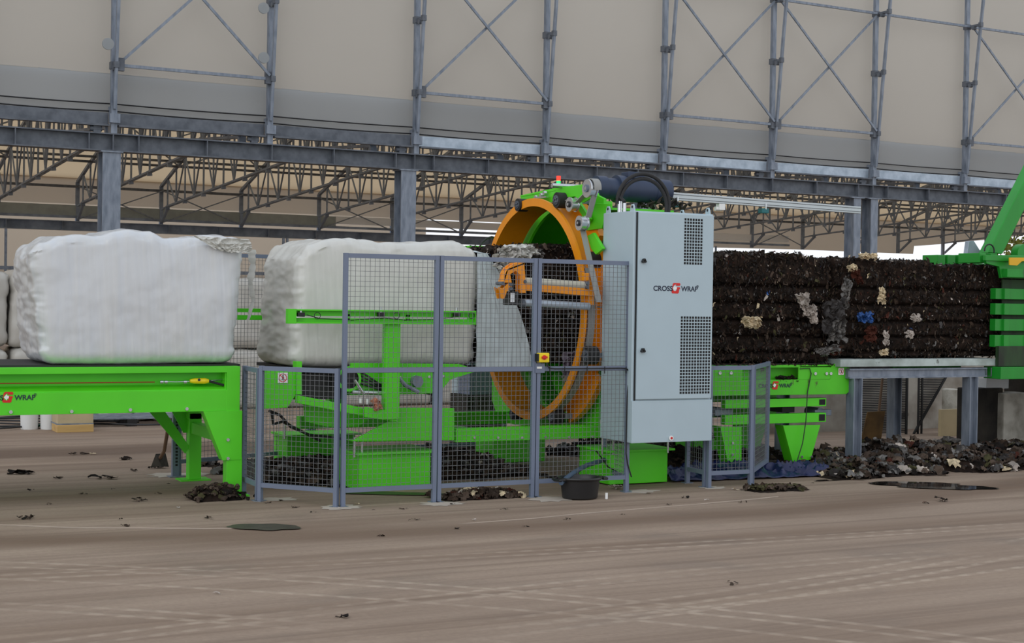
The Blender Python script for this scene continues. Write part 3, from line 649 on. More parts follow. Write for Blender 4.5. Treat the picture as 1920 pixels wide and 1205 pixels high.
# tyre rollers that guide the ring
for px, py, r, xw in ((1043, 375, .072, 6.62), (970, 384, .062, 6.62), (1098, 666, .082, 6.66), (1034, 780, .075, 6.66), (960, 776, .06, 6.66), (1103, 489, .085, 6.78), (1078, 427, .06, 6.80)):
    rr = r; c = at(px, py, x=xw)
    q = MB().cyl(c, c+Vector((0.10, 0, 0)), rr, 28).build('guide_wheel', M['rubber'], W_, 0.008)
    h_ = MB().cyl(c-Vector((0.008, 0, 0)), c, rr*0.62, 24)
    for k in range(5):
        t_ = 2*pi*k/5; h_.bar(c+Vector((-0.012, 0, 0)), c+Vector((-0.012, cos(t_)*rr*.55, sin(t_)*rr*.55)), rr*.2, 0.012, (1, 0, 0))
    h_.build('wheel_hub', M['galv_dark'], q)
    MB().bar(c+Vector((0.10, 0, 0)), Vector((7.0, c.y, c.z)), 0.045, 0.045).build('wheel_axle', M['galv'], q)
# gear motor
c = at(1116, 352, x=7.06)
q = MB(); q.cyl(c, c+Vector((0.10, 0, 0)), 0.115, 24).cyl(c+Vector((.10, 0, 0)), c+Vector((.22, 0, 0)), 0.10, 24).cyl(c+Vector((.22, 0, 0)), c+Vector((.30, 0, 0)), 0.13, 24)
q.cyl(c+Vector((.30, 0, 0)), c+Vector((0.62, 0, 0)), 0.118, 24).cyl(c+Vector((.62, 0, 0)), c+Vector((0.80, 0, 0)), 0.122, 24, 0.112)
q.box((c.x+0.32, c.y-.07, c.z+.10), (c.x+.50, c.y+.07, c.z+.165)); mo = q.build('gear_motor', M['motor'], W_, 0.006)
MB().cyl(c-Vector((0.46, 0, 0.0)), c, 0.022, 12).build('drive_shaft', M['chrome'], W_)
q = MB().box((c.x-0.1, c.y-.15, c.z-.19), (c.x+.10, c.y+.15, c.z-.13)).build('motor_plate', M['green'], W_)
rag = MB()
for k in range(26):
    p = Vector((c.x+random.uniform(.45, .95), c.y-random.uniform(-.05, .2), c.z-.17+random.uniform(0, .05)))
    rag.tube([p, p+Vector((random.uniform(-.05, .05), random.uniform(-.05, .03), random.uniform(.01, .06))), p+Vector((random.uniform(-.09, .09), random.uniform(-.07, .03), random.uniform(0, .09)))], [0.018, .012, .004], 5)
rag.build('rag_tangle', M['conc_dark'], W_)
# signal tower
c = at(1047, 352, y=12.3)
a = MB().cyl(c, c+Vector((0, 0, .02)), 0.022, 12).build('signal_tower', M['black'], W_)
MB().cyl(c+Vector((0, 0, .02)), c+Vector((0, 0, .065)), 0.02, 12).build('green_lamp', M['lamp_green'], a); MB().cyl(c+Vector((0, 0, .065)), c+Vector((0, 0, .11)), 0.02, 12).build('red_lamp', M['lamp_red'], a)
# small bright fittings on the top beam
for px, py in ((980, 383), (1008, 370), (1018, 366), (1024, 362), (1056, 356), (1063, 360), (1078, 352)):
    c = at(px, py, x=6.74); MB().cyl(c, c-Vector((.03, 0, 0)), 0.02, 8).build('bolt', M['chrome'], W_)
MB().bar(at(1003, 371, x=6.72), at(1026, 369, x=6.72), 0.03, 0.015).build('latch', M['chrome'], W_)
for px, py in ((1121, 574), (1119, 640), (1120, 682), (1086, 743), (1105, 738)):
    c = at(px, py, x=6.98); MB().cyl(c, c-Vector((.02, 0, 0)), 0.014, 8).build('bolt', M['chrome'], W_)
# film carriage
YC = 11.55
A = lambda px, py, y=YC: at(px, py, y=y)
q = MB(); p, r_ = A(974, 537), A(1112, 549); q.bar(p, r_, 0.06, 0.062); q.box((A(1104, 500).x, YC-.01, A(1108, 572).z), (A(1114, 500).x, YC+.05, A(1108, 512).z))
q.bar(A(1098, 512), A(1098, 526), 0.05, .05); car = q.build('film_carriage', M['orange'], W_, 0.004)
def strip_y(pix, w, y0, y1, nm, m, par):
    q = MB(); P2 = [A(px, py) for px, py in pix]
    for i in range(len(P2)-1):
        q.bar(Vector((P2[i].x, (y0+y1)/2, P2[i].z)), Vector((P2[i+1].x, (y0+y1)/2, P2[i+1].z)), abs(y1-y0), w, (0, 0, 1))
    return q.build(nm, m, par, 0.003)
arm = [(944, 528), (943, 515), (950, 504), (962, 497), (974, 496), (976, 510), (976, 548)]
for y0, y1 in ((YC-.05, YC-.03), (YC+.03, YC+.05)):
    v0 = [A(px, py) for px, py in ((941, 530), (941, 514), (948, 502), (960, 493), (978, 491), (980, 516), (981, 549), (971, 549), (971, 516), (962, 508), (952, 514), (955, 530))]
    MB().prism([(p.x, p.z) for p in v0], 'y', y0, y1).build('arm_plate', M['orange'], car, 0.003)
    v0 = [A(px, py) for px, py in ((930, 538), (938, 541), (948, 531), (955, 532), (955, 540), (946, 546), (941, 560), (936, 560), (933, 548))]
    MB().prism([(p.x, p.z) for p in v0], 'y', y0, y1).build('arm_plate', M['orange'], car, 0.003)
q = MB(); q.bar(A(946, 506), A(978, 494), 0.10, 0.012); q.bar(A(940, 528), A(946, 507), 0.1, .012); q.build('arm_cover', M['orange'], car)
for (pa, pb), nm, m, r in ((((976, 527), (1096, 535)), 'upper_roller', M['roller'], .036), (((976, 536), (1100, 543)), 'lower_roller', M['roller'], .022), (((982, 567), (1104, 574)), 'film_core', M['galv_bright'], .033)):
    MB().cyl(A(*pa), A(*pb), r, 20).build(nm, m, car)
MB().cyl(A(976, 568), A(983, 569), 0.036, 16).build('core_clamp', M['galv_dark'], car)
MB().box((A(949, 560).x, YC-.07, A(950, 572).z), (A(966, 560).x, YC+.07, A(950, 546).z)).build('brake_box', M['black'], car, 0.008)
MB().box((A(950, 560).x, YC-.078, A(950, 566).z), (A(957, 560).x, YC-.07, A(950, 549).z)).build('data_plate', M['steel_white'], car)
for px, py in ((943, 531), (958, 533), (985, 528), (958, 541), (1103, 531), (1102, 538)): c = A(px, py, YC-.056); MB().cyl(c, c+Vector((0, .11, 0)), 0.016, 12).build('pivot_pin', M['galv_dark'], car)
MB().cyl(A(1113, 575, 11.7), A(1128, 576, 11.7), 0.05, 16).build('blue_coupling', mat('pale_blue_fitting', lin(110, 160, 185), 0.4), W_)
# base frame
YB = 11.93
z = lambda px, py: (lambda q: (q.x, q.z))(at(px, py, y=YB))
a = MB(); a.prism([z(660, 827), z(730, 789), z(745, 764), z(852, 765), z(852, 825)], 'y', YB, YB+.03); a.prism([z(660, 827), z(665, 829), z(852, 826), z(852, 823)], 'y', YB+.03, YB+.2); a.build('base_trough', M['green'], W_, 0.003)
q = MB(); q.prism([z(560, 741), z(722, 772), z(745, 792), z(560, 756)], 'y', YB+.01, YB+.10); q.build('sloping_beam', M['green'], W_, 0.003)
q = MB(); q.prism([z(595, 752), z(735, 780), z(700, 806), z(640, 806), z(598, 796)], 'y', YB+.35, YB+.37); q.build('inner_trough', M['green'], W_)
z0 = at(900, 822, y=YB).z; MB().box((5.56, YB, 0.395), (7.06, YB+.10, 0.515)).build('long_beam', M['green'], W_, 0.003)
MB().box((4.7, 13.60, 0.395), (7.06, 13.70, 0.515)).build('long_beam', M['green'], W_, 0.003)
bolts(W_, [at(px, py, y=YB) for px, py in ((933, 820), (978, 820), (1022, 819), (1066, 819), (1110, 818), (889, 820))], 0.012)
for xx in (5.7, 6.9): MB().box((xx, YB+.1, 0.40), (xx+.1, 13.6, 0.50)).build('cross_beam', M['green'], W_)
# table part that carries the fenced bale
q = MB(); q.prism([z(560, 678), z(570, 678), z(570, 740), z(560, 740)], 'y', YB+.05, YB+.15); q.prism([z(664, 681), z(868, 683), z(897, 692), z(897, 698), z(852, 712), z(830, 738), z(664, 742)], 'y', YB+.08, YB+.10)
q.build('table_side', M['green'], W_, 0.002)
MB().box((4.16, YB+.12, 1.02), (5.85, 13.25, 1.05)).build('table_belt', M['rubber'], W_)
MB().cyl(at(655, 710, y=YB+.05), at(655, 710, y=YB+.05)+Vector((0, 1.2, 0)), 0.105, 24).build('belt_drum', M['black'], W_)
a = MB(); c = at(655, 710, y=YB+.02); n = 28
v = []
for i in range(n):
    t_ = 2*pi*i/n
    for r in (0.085, 0.108): v.append((c.x+cos(t_)*r, c.y, c.z+sin(t_)*r))
a.add(v, [(2*i, 2*i+1, (2*i+3) % (2*n), (2*i+2) % (2*n)) for i in range(n)]); a.build('drum_rim', M['green'], W_)
MB().box((4.15, YB+.2, 0.78), (4.6, YB+.9, 1.0)).build('drive_housing', M['black'], W_)
MB().box((4.2, 13.0, 0.75), (5.7, 13.2, 1.0)).build('table_side', M['green'], W_)
q = MB(); c = at(784, 715, y=YB+.02); q.cyl(c, c+Vector((0, .06, 0)), 0.05, 16); q.tube([at(745, 705, y=YB), at(760, 722, y=YB), at(785, 735, y=YB)], 0.018, 8); q.build('hydraulic_valve', M['galv'], W_)
q = MB()
for k in range(4): q.tube([at(664, 690+8*k, y=YB+.1), at(690, 705+6*k, y=YB+.03), at(715, 722+3*k, y=YB+.05), at(760, 726+2*k, y=YB+.1), at(820, 740, y=YB+.2)], 0.009, 6)
q.build('cable_bundle', M['black'], W_)
q = MB(); q.cyl(at(665, 712, y=YB), at(682, 738, y=YB), 0.014, 10); q.cyl(at(660, 735, y=YB+.02), at(720, 737, y=YB+.02), 0.02, 10, mi=0); q.build('hydraulic_ram', M['chrome'], W_)
bolts(W_, [at(px, py, y=YB+.08) for px, py in ((749, 707), (776, 706), (804, 706), (830, 705), (690, 716), (704, 716), (716, 716), (678, 697))], 0.012)
for px, py in ((676, 751), (689, 753)): c = at(px, py, y=YB); MB().cyl(c-Vector((0, 0, .02)), c+Vector((0, 0, .025)), 0.012, 8).build('bolt', M['white'], W_)
# panel with the walking figure sticker, left
q = MB(); q.prism([z(488, 695), z(560, 695), z(560, 742), z(545, 765), z(488, 768)], 'y', YB+.08, YB+.10); q.build('end_panel', M['green'], W_, 0.002)
c = at(530, 708, y=YB+.075); sticker(W_, c.x, YB+.075, c.z, 0.085)
q = MB(); q.tube([at(505, 770, y=YB+.1), at(525, 778, y=YB+.15), at(545, 800, y=YB+.2), at(580, 815, y=YB+.3), at(640, 822, y=YB+.4)], 0.012, 8); q.tube([at(510, 775, y=YB+.1), at(512, 795, y=YB+.12), at(530, 790, y=YB+.2), at(600, 826, y=YB+.4)], 0.012, 8); q.build('hose_pair', M['black'], W_)
# pedestals
def pedestal(x0, x1, y0, y1, zt, studs):
    q = MB(); q.box((x0, y0, 0.01), (x1, y1, zt)); o = q.build('pedestal', M['green'], W_, 0.006)
    MB().box((x0-.03, y0-.03, zt), (x1+.06, y1, zt+.018)).build('pedestal_plate', M['green'], o)
    for sx, sy in studs: MB().cyl((sx, sy, zt-.02), (sx, sy, zt+.15), 0.010, 8).build('levelling_screw', M['chrome'], o)
pedestal(4.66, 5.32, 11.93, 12.5, 0.315, ((4.70, 11.98), (4.62, 11.95), (5.36, 11.95)))
pedestal(4.61, 5.3, 13.70, 14.1, 0.315, ((4.58, 13.68),))
pedestal(6.90, 7.52, 11.56, 12.1, 0.30, ((6.86, 11.62), (7.50, 11.53), (6.93, 11.55)))
pedestal(6.7, 7.3, 13.5, 13.9, 0.30, ())
# guide rail on its green post, facing the bale
YG = 11.86
z = lambda px, py: (lambda q: (q.x, q.z))(at(px, py, y=YG))
xa, za = z(537, 579); xb, zb = z(887, 588); zl = 1.43
q = MB(); q.box((xa+.005, YG-.05, 1.535), (xb, YG+.012, 1.547)); q.box((xa+.005, YG-.05, 1.43), (xb, YG+.012, 1.442)); q.box((xa+.005, YG, 1.4421), (xb, YG+.012, 1.475)); q.box((xa+.005, YG, 1.492), (xb, YG+.012, 1.5349))
q.box((xa, YG-.052, 1.428), (xa+.07, YG-.0501, 1.549)); q.box((xa, YG-.05, 1.428), (xa+.0049, YG+.014, 1.549)); q.box((xb-.06, YG-.002, 1.4422), (xb-.0005, YG-.0001, 1.5348)); q.box((xb, YG-.05, 1.428), (xb+.006, YG+.014, 1.549))
for px in (653, 765): c = at(px, 590, y=YG); q.box((c.x-.02, YG, 1.46), (c.x+.02, YG+.012, 1.51))
gr = q.build('guide_rail', M['green'], W_, 0.002)
q = MB(); c = at(733, 700, y=YG); q.box((c.x-.055, YG-.02, 0.62), (c.x+.075, YG+.07, 1.44)); q.prism([z(683, 762), z(733, 770), z(745, 790), z(683, 782)], 'y', YG-.01, YG+.0); q.build('guide_post', M['green'], W_, 0.004)
for px in (564, 714, 856):
    c = at(px, 589, y=YG-.03); q = MB().box((c.x-.03, c.y-.02, c.z-.02), (c.x+.03, c.y+.02, c.z+.015)).build('sensor_clamp', M['black'], W_, 0.003)
    MB().cyl(c+Vector((0, 0, .01)), c+Vector((0, 0, .06)), 0.010, 8).build('sensor_bolt', M['chrome'], q)
    cc = c+Vector((0.14, -.01, -.01)); rr_ = .027
    MB().tube([cc+Vector((cos(k*pi/8)*rr_, 0, sin(k*pi/8)*rr_)) for k in range(17)], 0.003, 6).build('cable_loop', M['black'], W_)
q = MB(); q.tube([at(px, py, y=YG-.025) for px, py in ((575, 590), (600, 597), (660, 600), (700, 597), (722, 596), (760, 600), (810, 599), (850, 594))], 0.004, 6); q.build('sensor_cable', M['black'], W_)
MB().box((4.0, 13.36, 1.44), (5.6, 13.38, 1.475)).box((4.0, 13.36, 1.50), (5.6, 13.38, 1.535)).box((4.0, 13.32, 1.43), (5.6, 13.36, 1.445)).box((4.3, 13.36, 1.44), (4.34, 13.38, 1.53)).box((4.9, 13.34, 0.55), (5.02, 13.44, 1.44)).build('rear_guide_rail', M['green'], W_)
sc = at(703, 760, y=YB-.04)
rg = MB(); random.seed(3)
for k in range(7): crumple(rg, sc+Vector((random.gauss(0, .015), -.01-.004*k, random.gauss(0, .02))), Vector((random.gauss(0, .4), -1, random.gauss(0, .4))), random.uniform(.05, .08), 0, 7, .5)
tag(rg.build('crumpled_rag', mat('brown_pink_rag', lin(176, 118, 92), 0.8, var=0.3, vscale=20), off=tuple(sc)), 'brown crumpled rag caught on the green post behind the fence', 'rag')
# ================================================================ CONTROL CABINET
CY0 = 11.02; CX0 = at(1188, 612, y=CY0).x; CX1 = at(1336.5, 612, y=CY0).x; CY1 = CY0+0.54; CZ0 = at(1184, 831, y=CY0).z; CZ1 = at(1192, 394.5, y=CY0).z; DZ = at(1192, 749, y=CY0).z
c_ = thing('control_cabinet', 'tall light grey electrical cabinet with two vents and a red arrow badge', 'cabinet', (7.2, 11.3, CZ0))
MB().box((CX0, CY0+.022, CZ0), (CX1, CY1, CZ1)).build('cabinet_body', M['cabinet'], c_, 0.006)
MB().box((CX0, CY0+.004, CZ0), (CX1+.01, CY0+.022, DZ-.012)).build('lower_panel', M['cabinet'], c_, 0.003)
q = MB().box((CX0+.035, CY0-.004, DZ), (CX1-.008, CY0+.020, CZ1-.012)).build('cabinet_door', M['cabinet'], c_, 0.005)
MB().box((CX0+.022, CY0+.012, DZ-.01), (CX0+.036, CY0+.021, CZ1-.01)).build('door_gasket', M['black'], c_)
YD = CY0-.004
for (pa, pb), nc, nr in ((((1283, 408), (1317, 497)), 7, 15), (((1276, 592), (1331, 738)), 11, 25)):
    p0, p1 = at(*pa, y=YD), at(*pb, y=YD); v = MB(); w = (p1.x-p0.x)/nc; h = (p0.z-p1.z)/nr
    for i in range(nc):
        for j in range(nr): x = p0.x+i*w; zz = p1.z+j*h; v.box((x+w*.12, YD-.0012, zz+h*.12), (x+w*.82, YD+.002, zz+h*.84))
    v.build('vent_grille', M['vent'], q)
for px, py in ((1206, 489), (1204, 657)):
    c = at(px, py, y=YD); k = MB()
    for i in range(3): a_ = radians(90+120*i); k.cyl(c+Vector((cos(a_)*.010, -.028, sin(a_)*.010)), c+Vector((cos(a_)*.010, 0, sin(a_)*.010)), 0.012, 10)
    k.cyl(c+Vector((0, -.02, 0)), c, 0.016, 10); k.build('door_knob', M['black'], q)
lb = at(1259, 550, y=YD); lt = at(1262, 530, y=YD); logo(q, lb.x, YD, lb.z, lt.z-lb.z)
c = at(1258, 821, y=CY0); MB().cyl(c+Vector((0, -.008, 0)), c, 0.022, 16).build('cable_plug', M['white'], c_); MB().cyl(c+Vector((.003, -.012, 0)), c, 0.011, 12).build('plug_core', M['red'], c_)
def lug(x, y):
    MB().prism([(y-.035, CZ1), (y+.035, CZ1), (y+.028, CZ1+.035), (y+.012, CZ1+.06), (y-.012, CZ1+.06), (y-.028, CZ1+.035)], 'x', x, x+.012).build('lifting_lug', M['cabinet'], c_)
    MB().cyl((x-.002, y, CZ1+.036), (x+.014, y, CZ1+.036), 0.012, 12).build('lug_hole', M['vent'], c_)
lug(CX0+.01, CY0+.07); lug(CX0+.01, CY1-.06); lug(CX1-.03, CY0+.07); lug(CX1-.03, CY1-.06)
for y in (CY0+.22, CY0+.3):
    MB().cyl((CX0+.06, y+.06, CZ1), (CX0+.06, y+.06, CZ1+(.10 if y > CY0+.25 else .08)), 0.022 if y > CY0+.25 else .015, 12).build('cable_gland', M['chrome'], c_)
# black cable loops on the cabinet top
for k, (lx, rr, nm) in enumerate(((0.0, 0.245, 'outer black cable hoop arching over the grey cabinet'), (0.03, 0.222, 'inner black cable hoop arching over the grey cabinet'))):
    L0 = Vector((CX0+.06, CY0+.36-.08*k, CZ1+.09)); p1 = at(1255-5*k, 394, y=CY0+.36); top = at(1205, 326+9*k, y=CY0+.36); R_ = at(1255-5*k, 372, y=CY0+.36); Lm = at(1157+5*k, 372, y=CY0+.36)
    cx, cz = (R_.x+Lm.x)/2, top.z-(R_.x-Lm.x)/2; ra = (R_.x-Lm.x)/2
    pts = [L0, Vector((Lm.x, CY0+.36, L0.z+.05))]
    pts += [Vector((cx-cos(pi*i/20)*ra, CY0+.36, cz+sin(pi*i/20)*ra)) for i in range(21)]
    pts += [Vector((p1.x-.01, CY0+.36, cz-.08)), Vector((p1.x-.04, CY0+.38, CZ1+.012))]
    tag(MB().tube(pts, 0.017, 10).build('cable_hoop', M['rubber'], off=tuple(L0)), nm, 'cable')
# sensor rail
pl, pr = fl(1222, 363, 2.60), fl(1612, 392, 2.60)
pl = at(1222, 365, y=12.2); pr = at(1611, 394, y=None, x=None, z=pl.z); 
d = (pr-pl).normalized(); n_ = Vector((-d.y, d.x, 0))
s_ = thing('sensor_rail', 'long pale aluminium profile crossing above the waste bales', 'rail', tuple(pl))
MB().bar(pl, pr, 0.05, 0.075).build('rail_profile', M['alu'], s_, 0.003)
q = MB()
for h in (-.018, .018): q.bar(pl-n_*0.026+BZ*h, pr-n_*0.026+BZ*h, 0.004, 0.005)
q.build('rail_grooves', M['alu_dark'], s_)
for px, zz in ((1262, 0), (1420, 0)):
    tt = (px-1222)/(1611-1222); c = pl.lerp(pr, tt)-BZ*.075
    k = MB().box((c.x-.045, c.y-.035, c.z-.03), (c.x+.045, c.y+.035, c.z+.02)).build('light_sensor', M['teal'], s_, 0.006)
    MB().cyl(c+BZ*.01-n_*.03, c+BZ*.07-n_*.03, 0.009, 8).build('sensor_bolt', M['chrome'], k)
c = pl.lerp(pr, .30)-BZ*.07; MB().box((c.x-.02, c.y-.03, c.z-.03), (c.x+.05, c.y+.03, c.z+.03)).cyl(c-Vector((.05, 0, .02)), c+Vector((.03, 0, -.02)), 0.022, 10).build('camera_head', M['white'], s_)
for tt, x_ in ((0.02, 0),):
    c = pl.lerp(pr, tt)+n_*0.06; MB().bar(c-BZ*.03, Vector((c.x, c.y, 2.50)), 0.05, 0.05).build('rail_stand', M['alu'], s_)
# ================================================================ FENCES
def wires(mb, p, q, z0, z1, pitch, r=0.0014):
    d = (q-p); L = d.length; d.normalize(); nv = max(1, int(round(L/pitch))); nh = int(round((z1-z0)/pitch)); up = BZ
    for i in range(1, nv): c = p+d*(L*i/nv); mb.bar(Vector((c.x, c.y, z0)), Vector((c.x, c.y, z1)), 2*r, 2*r, (d.y, -d.x, 0))
    for j in range(1, nh): z = z0+(z1-z0)*j/nh; mb.bar(Vector((p.x, p.y, z)), Vector((q.x, q.y, z)), 2*r, 2*r)
def panel(p, q, label, zt=2.0, mid=1.075, zb=0.13, pitch=0.0405, pw=0.034, group=None, m=None, cat='fence'):
    p = Vector((p[0], p[1], 0)); q = Vector((q[0], q[1], 0)); d = (q-p).normalized(); m = m or M['grey_paint']
    t = thing('mesh_fence_panel', label, cat, tuple(p), group); a = p+d*(pw/2+.002); b_ = q-d*(pw/2+.002); nn = Vector((d.y, -d.x, 0))
    for c in (a, b_):
        MB().bar(c, c+BZ*zt, pw, pw+.005, nn).build('post', m, t, 0.002); MB().bar(c, c+BZ*.006, 0.07, .09, nn).build('foot_plate', M['galv'], t)
    for zz, nm in ((zt-.02, 'top_rail'), (zb, 'bottom_rail')) + (((mid, 'middle_rail'),) if mid else ()): MB().bar(a+BZ*zz, b_+BZ*zz, pw-.004, 0.036, BZ).build(nm, m, t)
    w = MB(); wires(w, a, b_, zb, zt-.02, pitch); w.build('mesh_infill', M['wire'], t)
    return t
FY = 11.13
panel((4.19, FY), (5.012, FY), 'tall mesh fence panel in front of the fenced white bale, leftmost tall one')
panel((5.016, FY), (5.911, FY), 'middle tall mesh fence panel, with the guide rail end behind it')
panel((5.915, FY), (6.835, FY), 'tall mesh fence panel in front of the orange ring')
pA = (4.17, FY); pB = (3.70, 11.70); pC = (3.715, 12.16)
panel(pB, pA, 'low mesh fence panel in front of the green panel with the walking figure sticker', zt=1.09, mid=None)
panel(pC, pB, 'narrow low mesh fence panel beside the green conveyor leg', zt=1.07, mid=None)
q0 = fl(1133, 903); panel((6.845, FY+.03), (7.02, 11.86), 'small low mesh panel behind the fence post beside the cabinet', zt=0.66, mid=None, zb=.12)
rB = (8.15, FY); panel((7.66, FY), rB, 'low mesh fence panel right of the grey cabinet', zt=1.09, mid=None)
panel((7.70, 11.52), (7.675, FY+.04), 'narrow low mesh fence panel under the grey cabinet edge', zt=1.09, mid=None)
panel((8.155, FY+.01), (8.86, 11.86), 'low mesh fence panel seen edge-on in front of the right green conveyor', zt=1.09, mid=None)
panel((3.52, 13.56), (5.0, 14.15), 'tall mesh fence panel behind the machine, seen between the two white bales', zt=2.05, mid=None)
panel((5.02, 14.16), (7.2, 14.2), 'tall mesh fence panel standing far behind the orange ring', zt=2.05, mid=None)
q = MB()
for k in range(26): q.box((3.49, 13.495, .1+.03*k), (3.51, 13.50, .118+.03*k))
o = thing('perforated_post', 'grey perforated steel post behind the left conveyor, beside the shovel', 'post', (3.495, 13.53, 0))
MB().box((3.465, 13.5, 0), (3.525, 13.55, 0.95)).build('post_body', M['grey_paint'], o); MB().box((3.43, 13.46, 0), (3.56, 13.58, .008)).build('foot_plate', M['galv'], o); q.build('slots', M['vent'], o)
# switch on the fence post and its cable
e = thing('emergency_switch', 'yellow switch box with a red rotary handle on the fence post', 'switch', tuple(at(1015, 680, y=FY-.03)))
z = lambda px, py, y=FY-.03: at(px, py, y=y)
p0, p1 = z(1006, 679), z(1026, 661)
MB().box((p0.x, FY-.075, p0.z), (p1.x, FY-.022, p1.z)).build('switch_box', M['yellow'], e, 0.008)
MB().box((p0.x-.012, FY-.072, p0.z+.008), (p0.x+.004, FY-.022, p1.z-.008)).build('box_side', M['black'], e)
c = z(1021, 670, FY-.08); MB().cyl(c, c+Vector((0, .01, 0)), 0.020, 16).bar(c+Vector((-.026, -.006, 0)), c+Vector((.022, -.006, .002)), 0.016, .018, (0, -1, 0)).build('rotary_handle', M['red'], e)
MB().box((z(1004, 699).x, FY-.028, z(1004, 699).z), (z(1022, 681).x, FY-.022, z(1022, 681).z)).build('mounting_plate', M['grey_paint'], e)
MB().box((z(1007, 690).x, FY-.031, z(1007, 691).z), (z(1016, 690).x, FY-.028, z(1016, 687).z)).build('label_plate', M['white'], e)
yc = FY-.03
pts = [z(*p, yc) for p in ((1026, 676), (1026, 684), (1030, 690), (1040, 691), (1100, 690.5), (1165, 690), (1175, 691), (1180, 696), (1182, 705), (1178, 722), (1176, 745), (1175, 780), (1174, 820), (1174, 850), (1177, 870), (1184, 894))]
cc = MB().tube(pts, 0.006, 8)
tag(cc.build('switch_cable', M['black'], off=tuple(pts[0])), 'black cable running along the fence rail and down the post beside the cabinet', 'cable')
q = MB()
for px in (1031, 1059, 1101, 1134, 1174): a_ = z(px, 688, FY-.037); q.box((a_.x-.003, FY-.04, a_.z-.055), (a_.x+.003, FY-.034, a_.z+.006))
tag(q.build('cable_ties', M['black'], off=tuple(pts[4])), 'black cable ties around the fence rail and the cable', 'cable tie', kind='stuff')
# ================================================================ BALES
def interp(prof, x):
    for (a, b), (c, d) in zip(prof, prof[1:]):
        if x <= c: 
            t = max(0, min(1, (x-a)/(c-a))); t = t*t*(3-2*t); return b+(d-b)*t
    return prof[-1][1]
def rounded(n, size, rad):
    """points of a rounded box centred on 0 as (unit position, surface normal-ish), faces"""
    v = []; f = []; key = {}
    nx, ny, nz_ = n
    def vid(p):
        k = tuple(round(c, 5) for c in p)
        if k not in key: key[k] = len(v); v.append(Vector(p))
        return key[k]
    def face(o, a, b, na, nb):
        g = [[vid(o+a*(i/na)+b*(j/nb)) for j in range(nb+1)] for i in range(na+1)]
        for i in range(na):
            for j in range(nb): f.append((g[i][j], g[i+1][j], g[i+1][j+1], g[i][j+1]))
    X_, Y_, Z_ = Vector((2, 0, 0)), Vector((0, 2, 0)), Vector((0, 0, 2)); O = Vector((-1, -1, -1))
    face(O, X_, Z_, nx, nz_); face(O+Y_, X_, Z_, nx, nz_); face(O, Y_, Z_, ny, nz_); face(O+X_, Y_, Z_, ny, nz_); face(O, X_, Y_, nx, ny); face(O+Z_, X_, Y_, nx, ny)
    out = []
    hs = Vector(size)/2
    for p in v:
        q = Vector((p.x*hs.x, p.y*hs.y, p.z*hs.z)); c = Vector([max(-(h-rad), min(h-rad, a)) for a, h in zip(q, hs)])
        d = q-c
        nrm = d.normalized() if d.length > 1e-9 else p.normalized()
        if d.length > 1e-9: q = c+d.normalized()*rad
        out.append((q, nrm))
    return out, f
def white_bale(name, label, mt, xb0, xt0, xb1, xt1, y0, y1, z0, prof, seed, wr=0.03, n=(170, 40, 80), lump=0.02, end=-1, group=None):
    zt = max(p[1] for p in prof); sz = (1.0, y1-y0, zt-z0)
    L0 = (xb1-xb0+xt1-xt0)/2; pts, f = rounded(n, (L0, sz[1], sz[2]), 0.11)
    v = []
    for q, nn in pts:
        s = q.x/L0+0.5; h = q.z/sz[2]+0.5; x = (xb0+(xt0-xb0)*h)*(1-s)+(xb1+(xt1-xb1)*h)*s
        top = interp(prof, x); z = z0+h*(top-z0)
        y = y0+(q.y/sz[1]+0.5)*sz[1]
        P_ = Vector((x, y, z)); sd = Vector((seed, seed*1.7, 0))
        k = noise.fractal(P_*2.2+sd, 1.0, 2.0, 4)*lump
        # crinkles on the short sides, long taut stretch lines on the long side
        if abs(nn.x) > 0.35: k += (noise.noise(Vector((P_.y*2.5, P_.z*7, seed)))+0.55*noise.noise(Vector((P_.y*5, P_.z*17, seed+3)))+.3*noise.noise(Vector((P_.y*9, P_.z*30, seed+5))))*wr*min(1, (abs(nn.x)-.35)*2.5)*.8
        if nn.z > 0.3: k += (abs(noise.noise(Vector((P_.x*6+P_.y*3, P_.y*5, seed+7))))-.25)*wr*1.2
        bulge = 0.035*(1-(2*s-1)**2)*(1-(2*h-1)**2)
        if nn.y < -0.5: k += bulge*0.6+.0035*noise.noise(Vector((P_.x*22+P_.z*2.5, P_.z*.7, seed)))+.0025*noise.noise(Vector((P_.x*48+P_.z*3, P_.z*.9, seed+2)))
        P_ += nn*k; v.append(P_)
    mn = min(p.z for p in v); v = [Vector((p.x, p.y, max(p.z, z0))) for p in v]
    return MB().add(v, f, 0, True), ((xb0+xb1)/2, (y0+y1)/2, z0)
zt_ = lambda px, py, y=12.25: (lambda q: (q.x, q.z))(at(px, py, y=y))
prof = [(1.9, 1.93), zt_(75, 455), zt_(110, 441), zt_(150, 440), zt_(185, 440), zt_(210, 432), zt_(240, 430), zt_(275, 434), zt_(305, 447), zt_(330, 448), zt_(360, 443), zt_(400, 440), zt_(440, 444), (3.80, 2.09)]
b1 = thing('wrapped_bale', 'big white film-wrapped bale riding on the left green conveyor', 'bale', (2.84, 12.7, 1.085))
mb, _ = white_bale('', '', None, 2.08, 1.98, 3.62, 3.70, 12.10, 13.2, 1.085, prof, 1.3, wr=0.028, lump=0.012)
mb.build('wrapped_body', M['film'], b1)
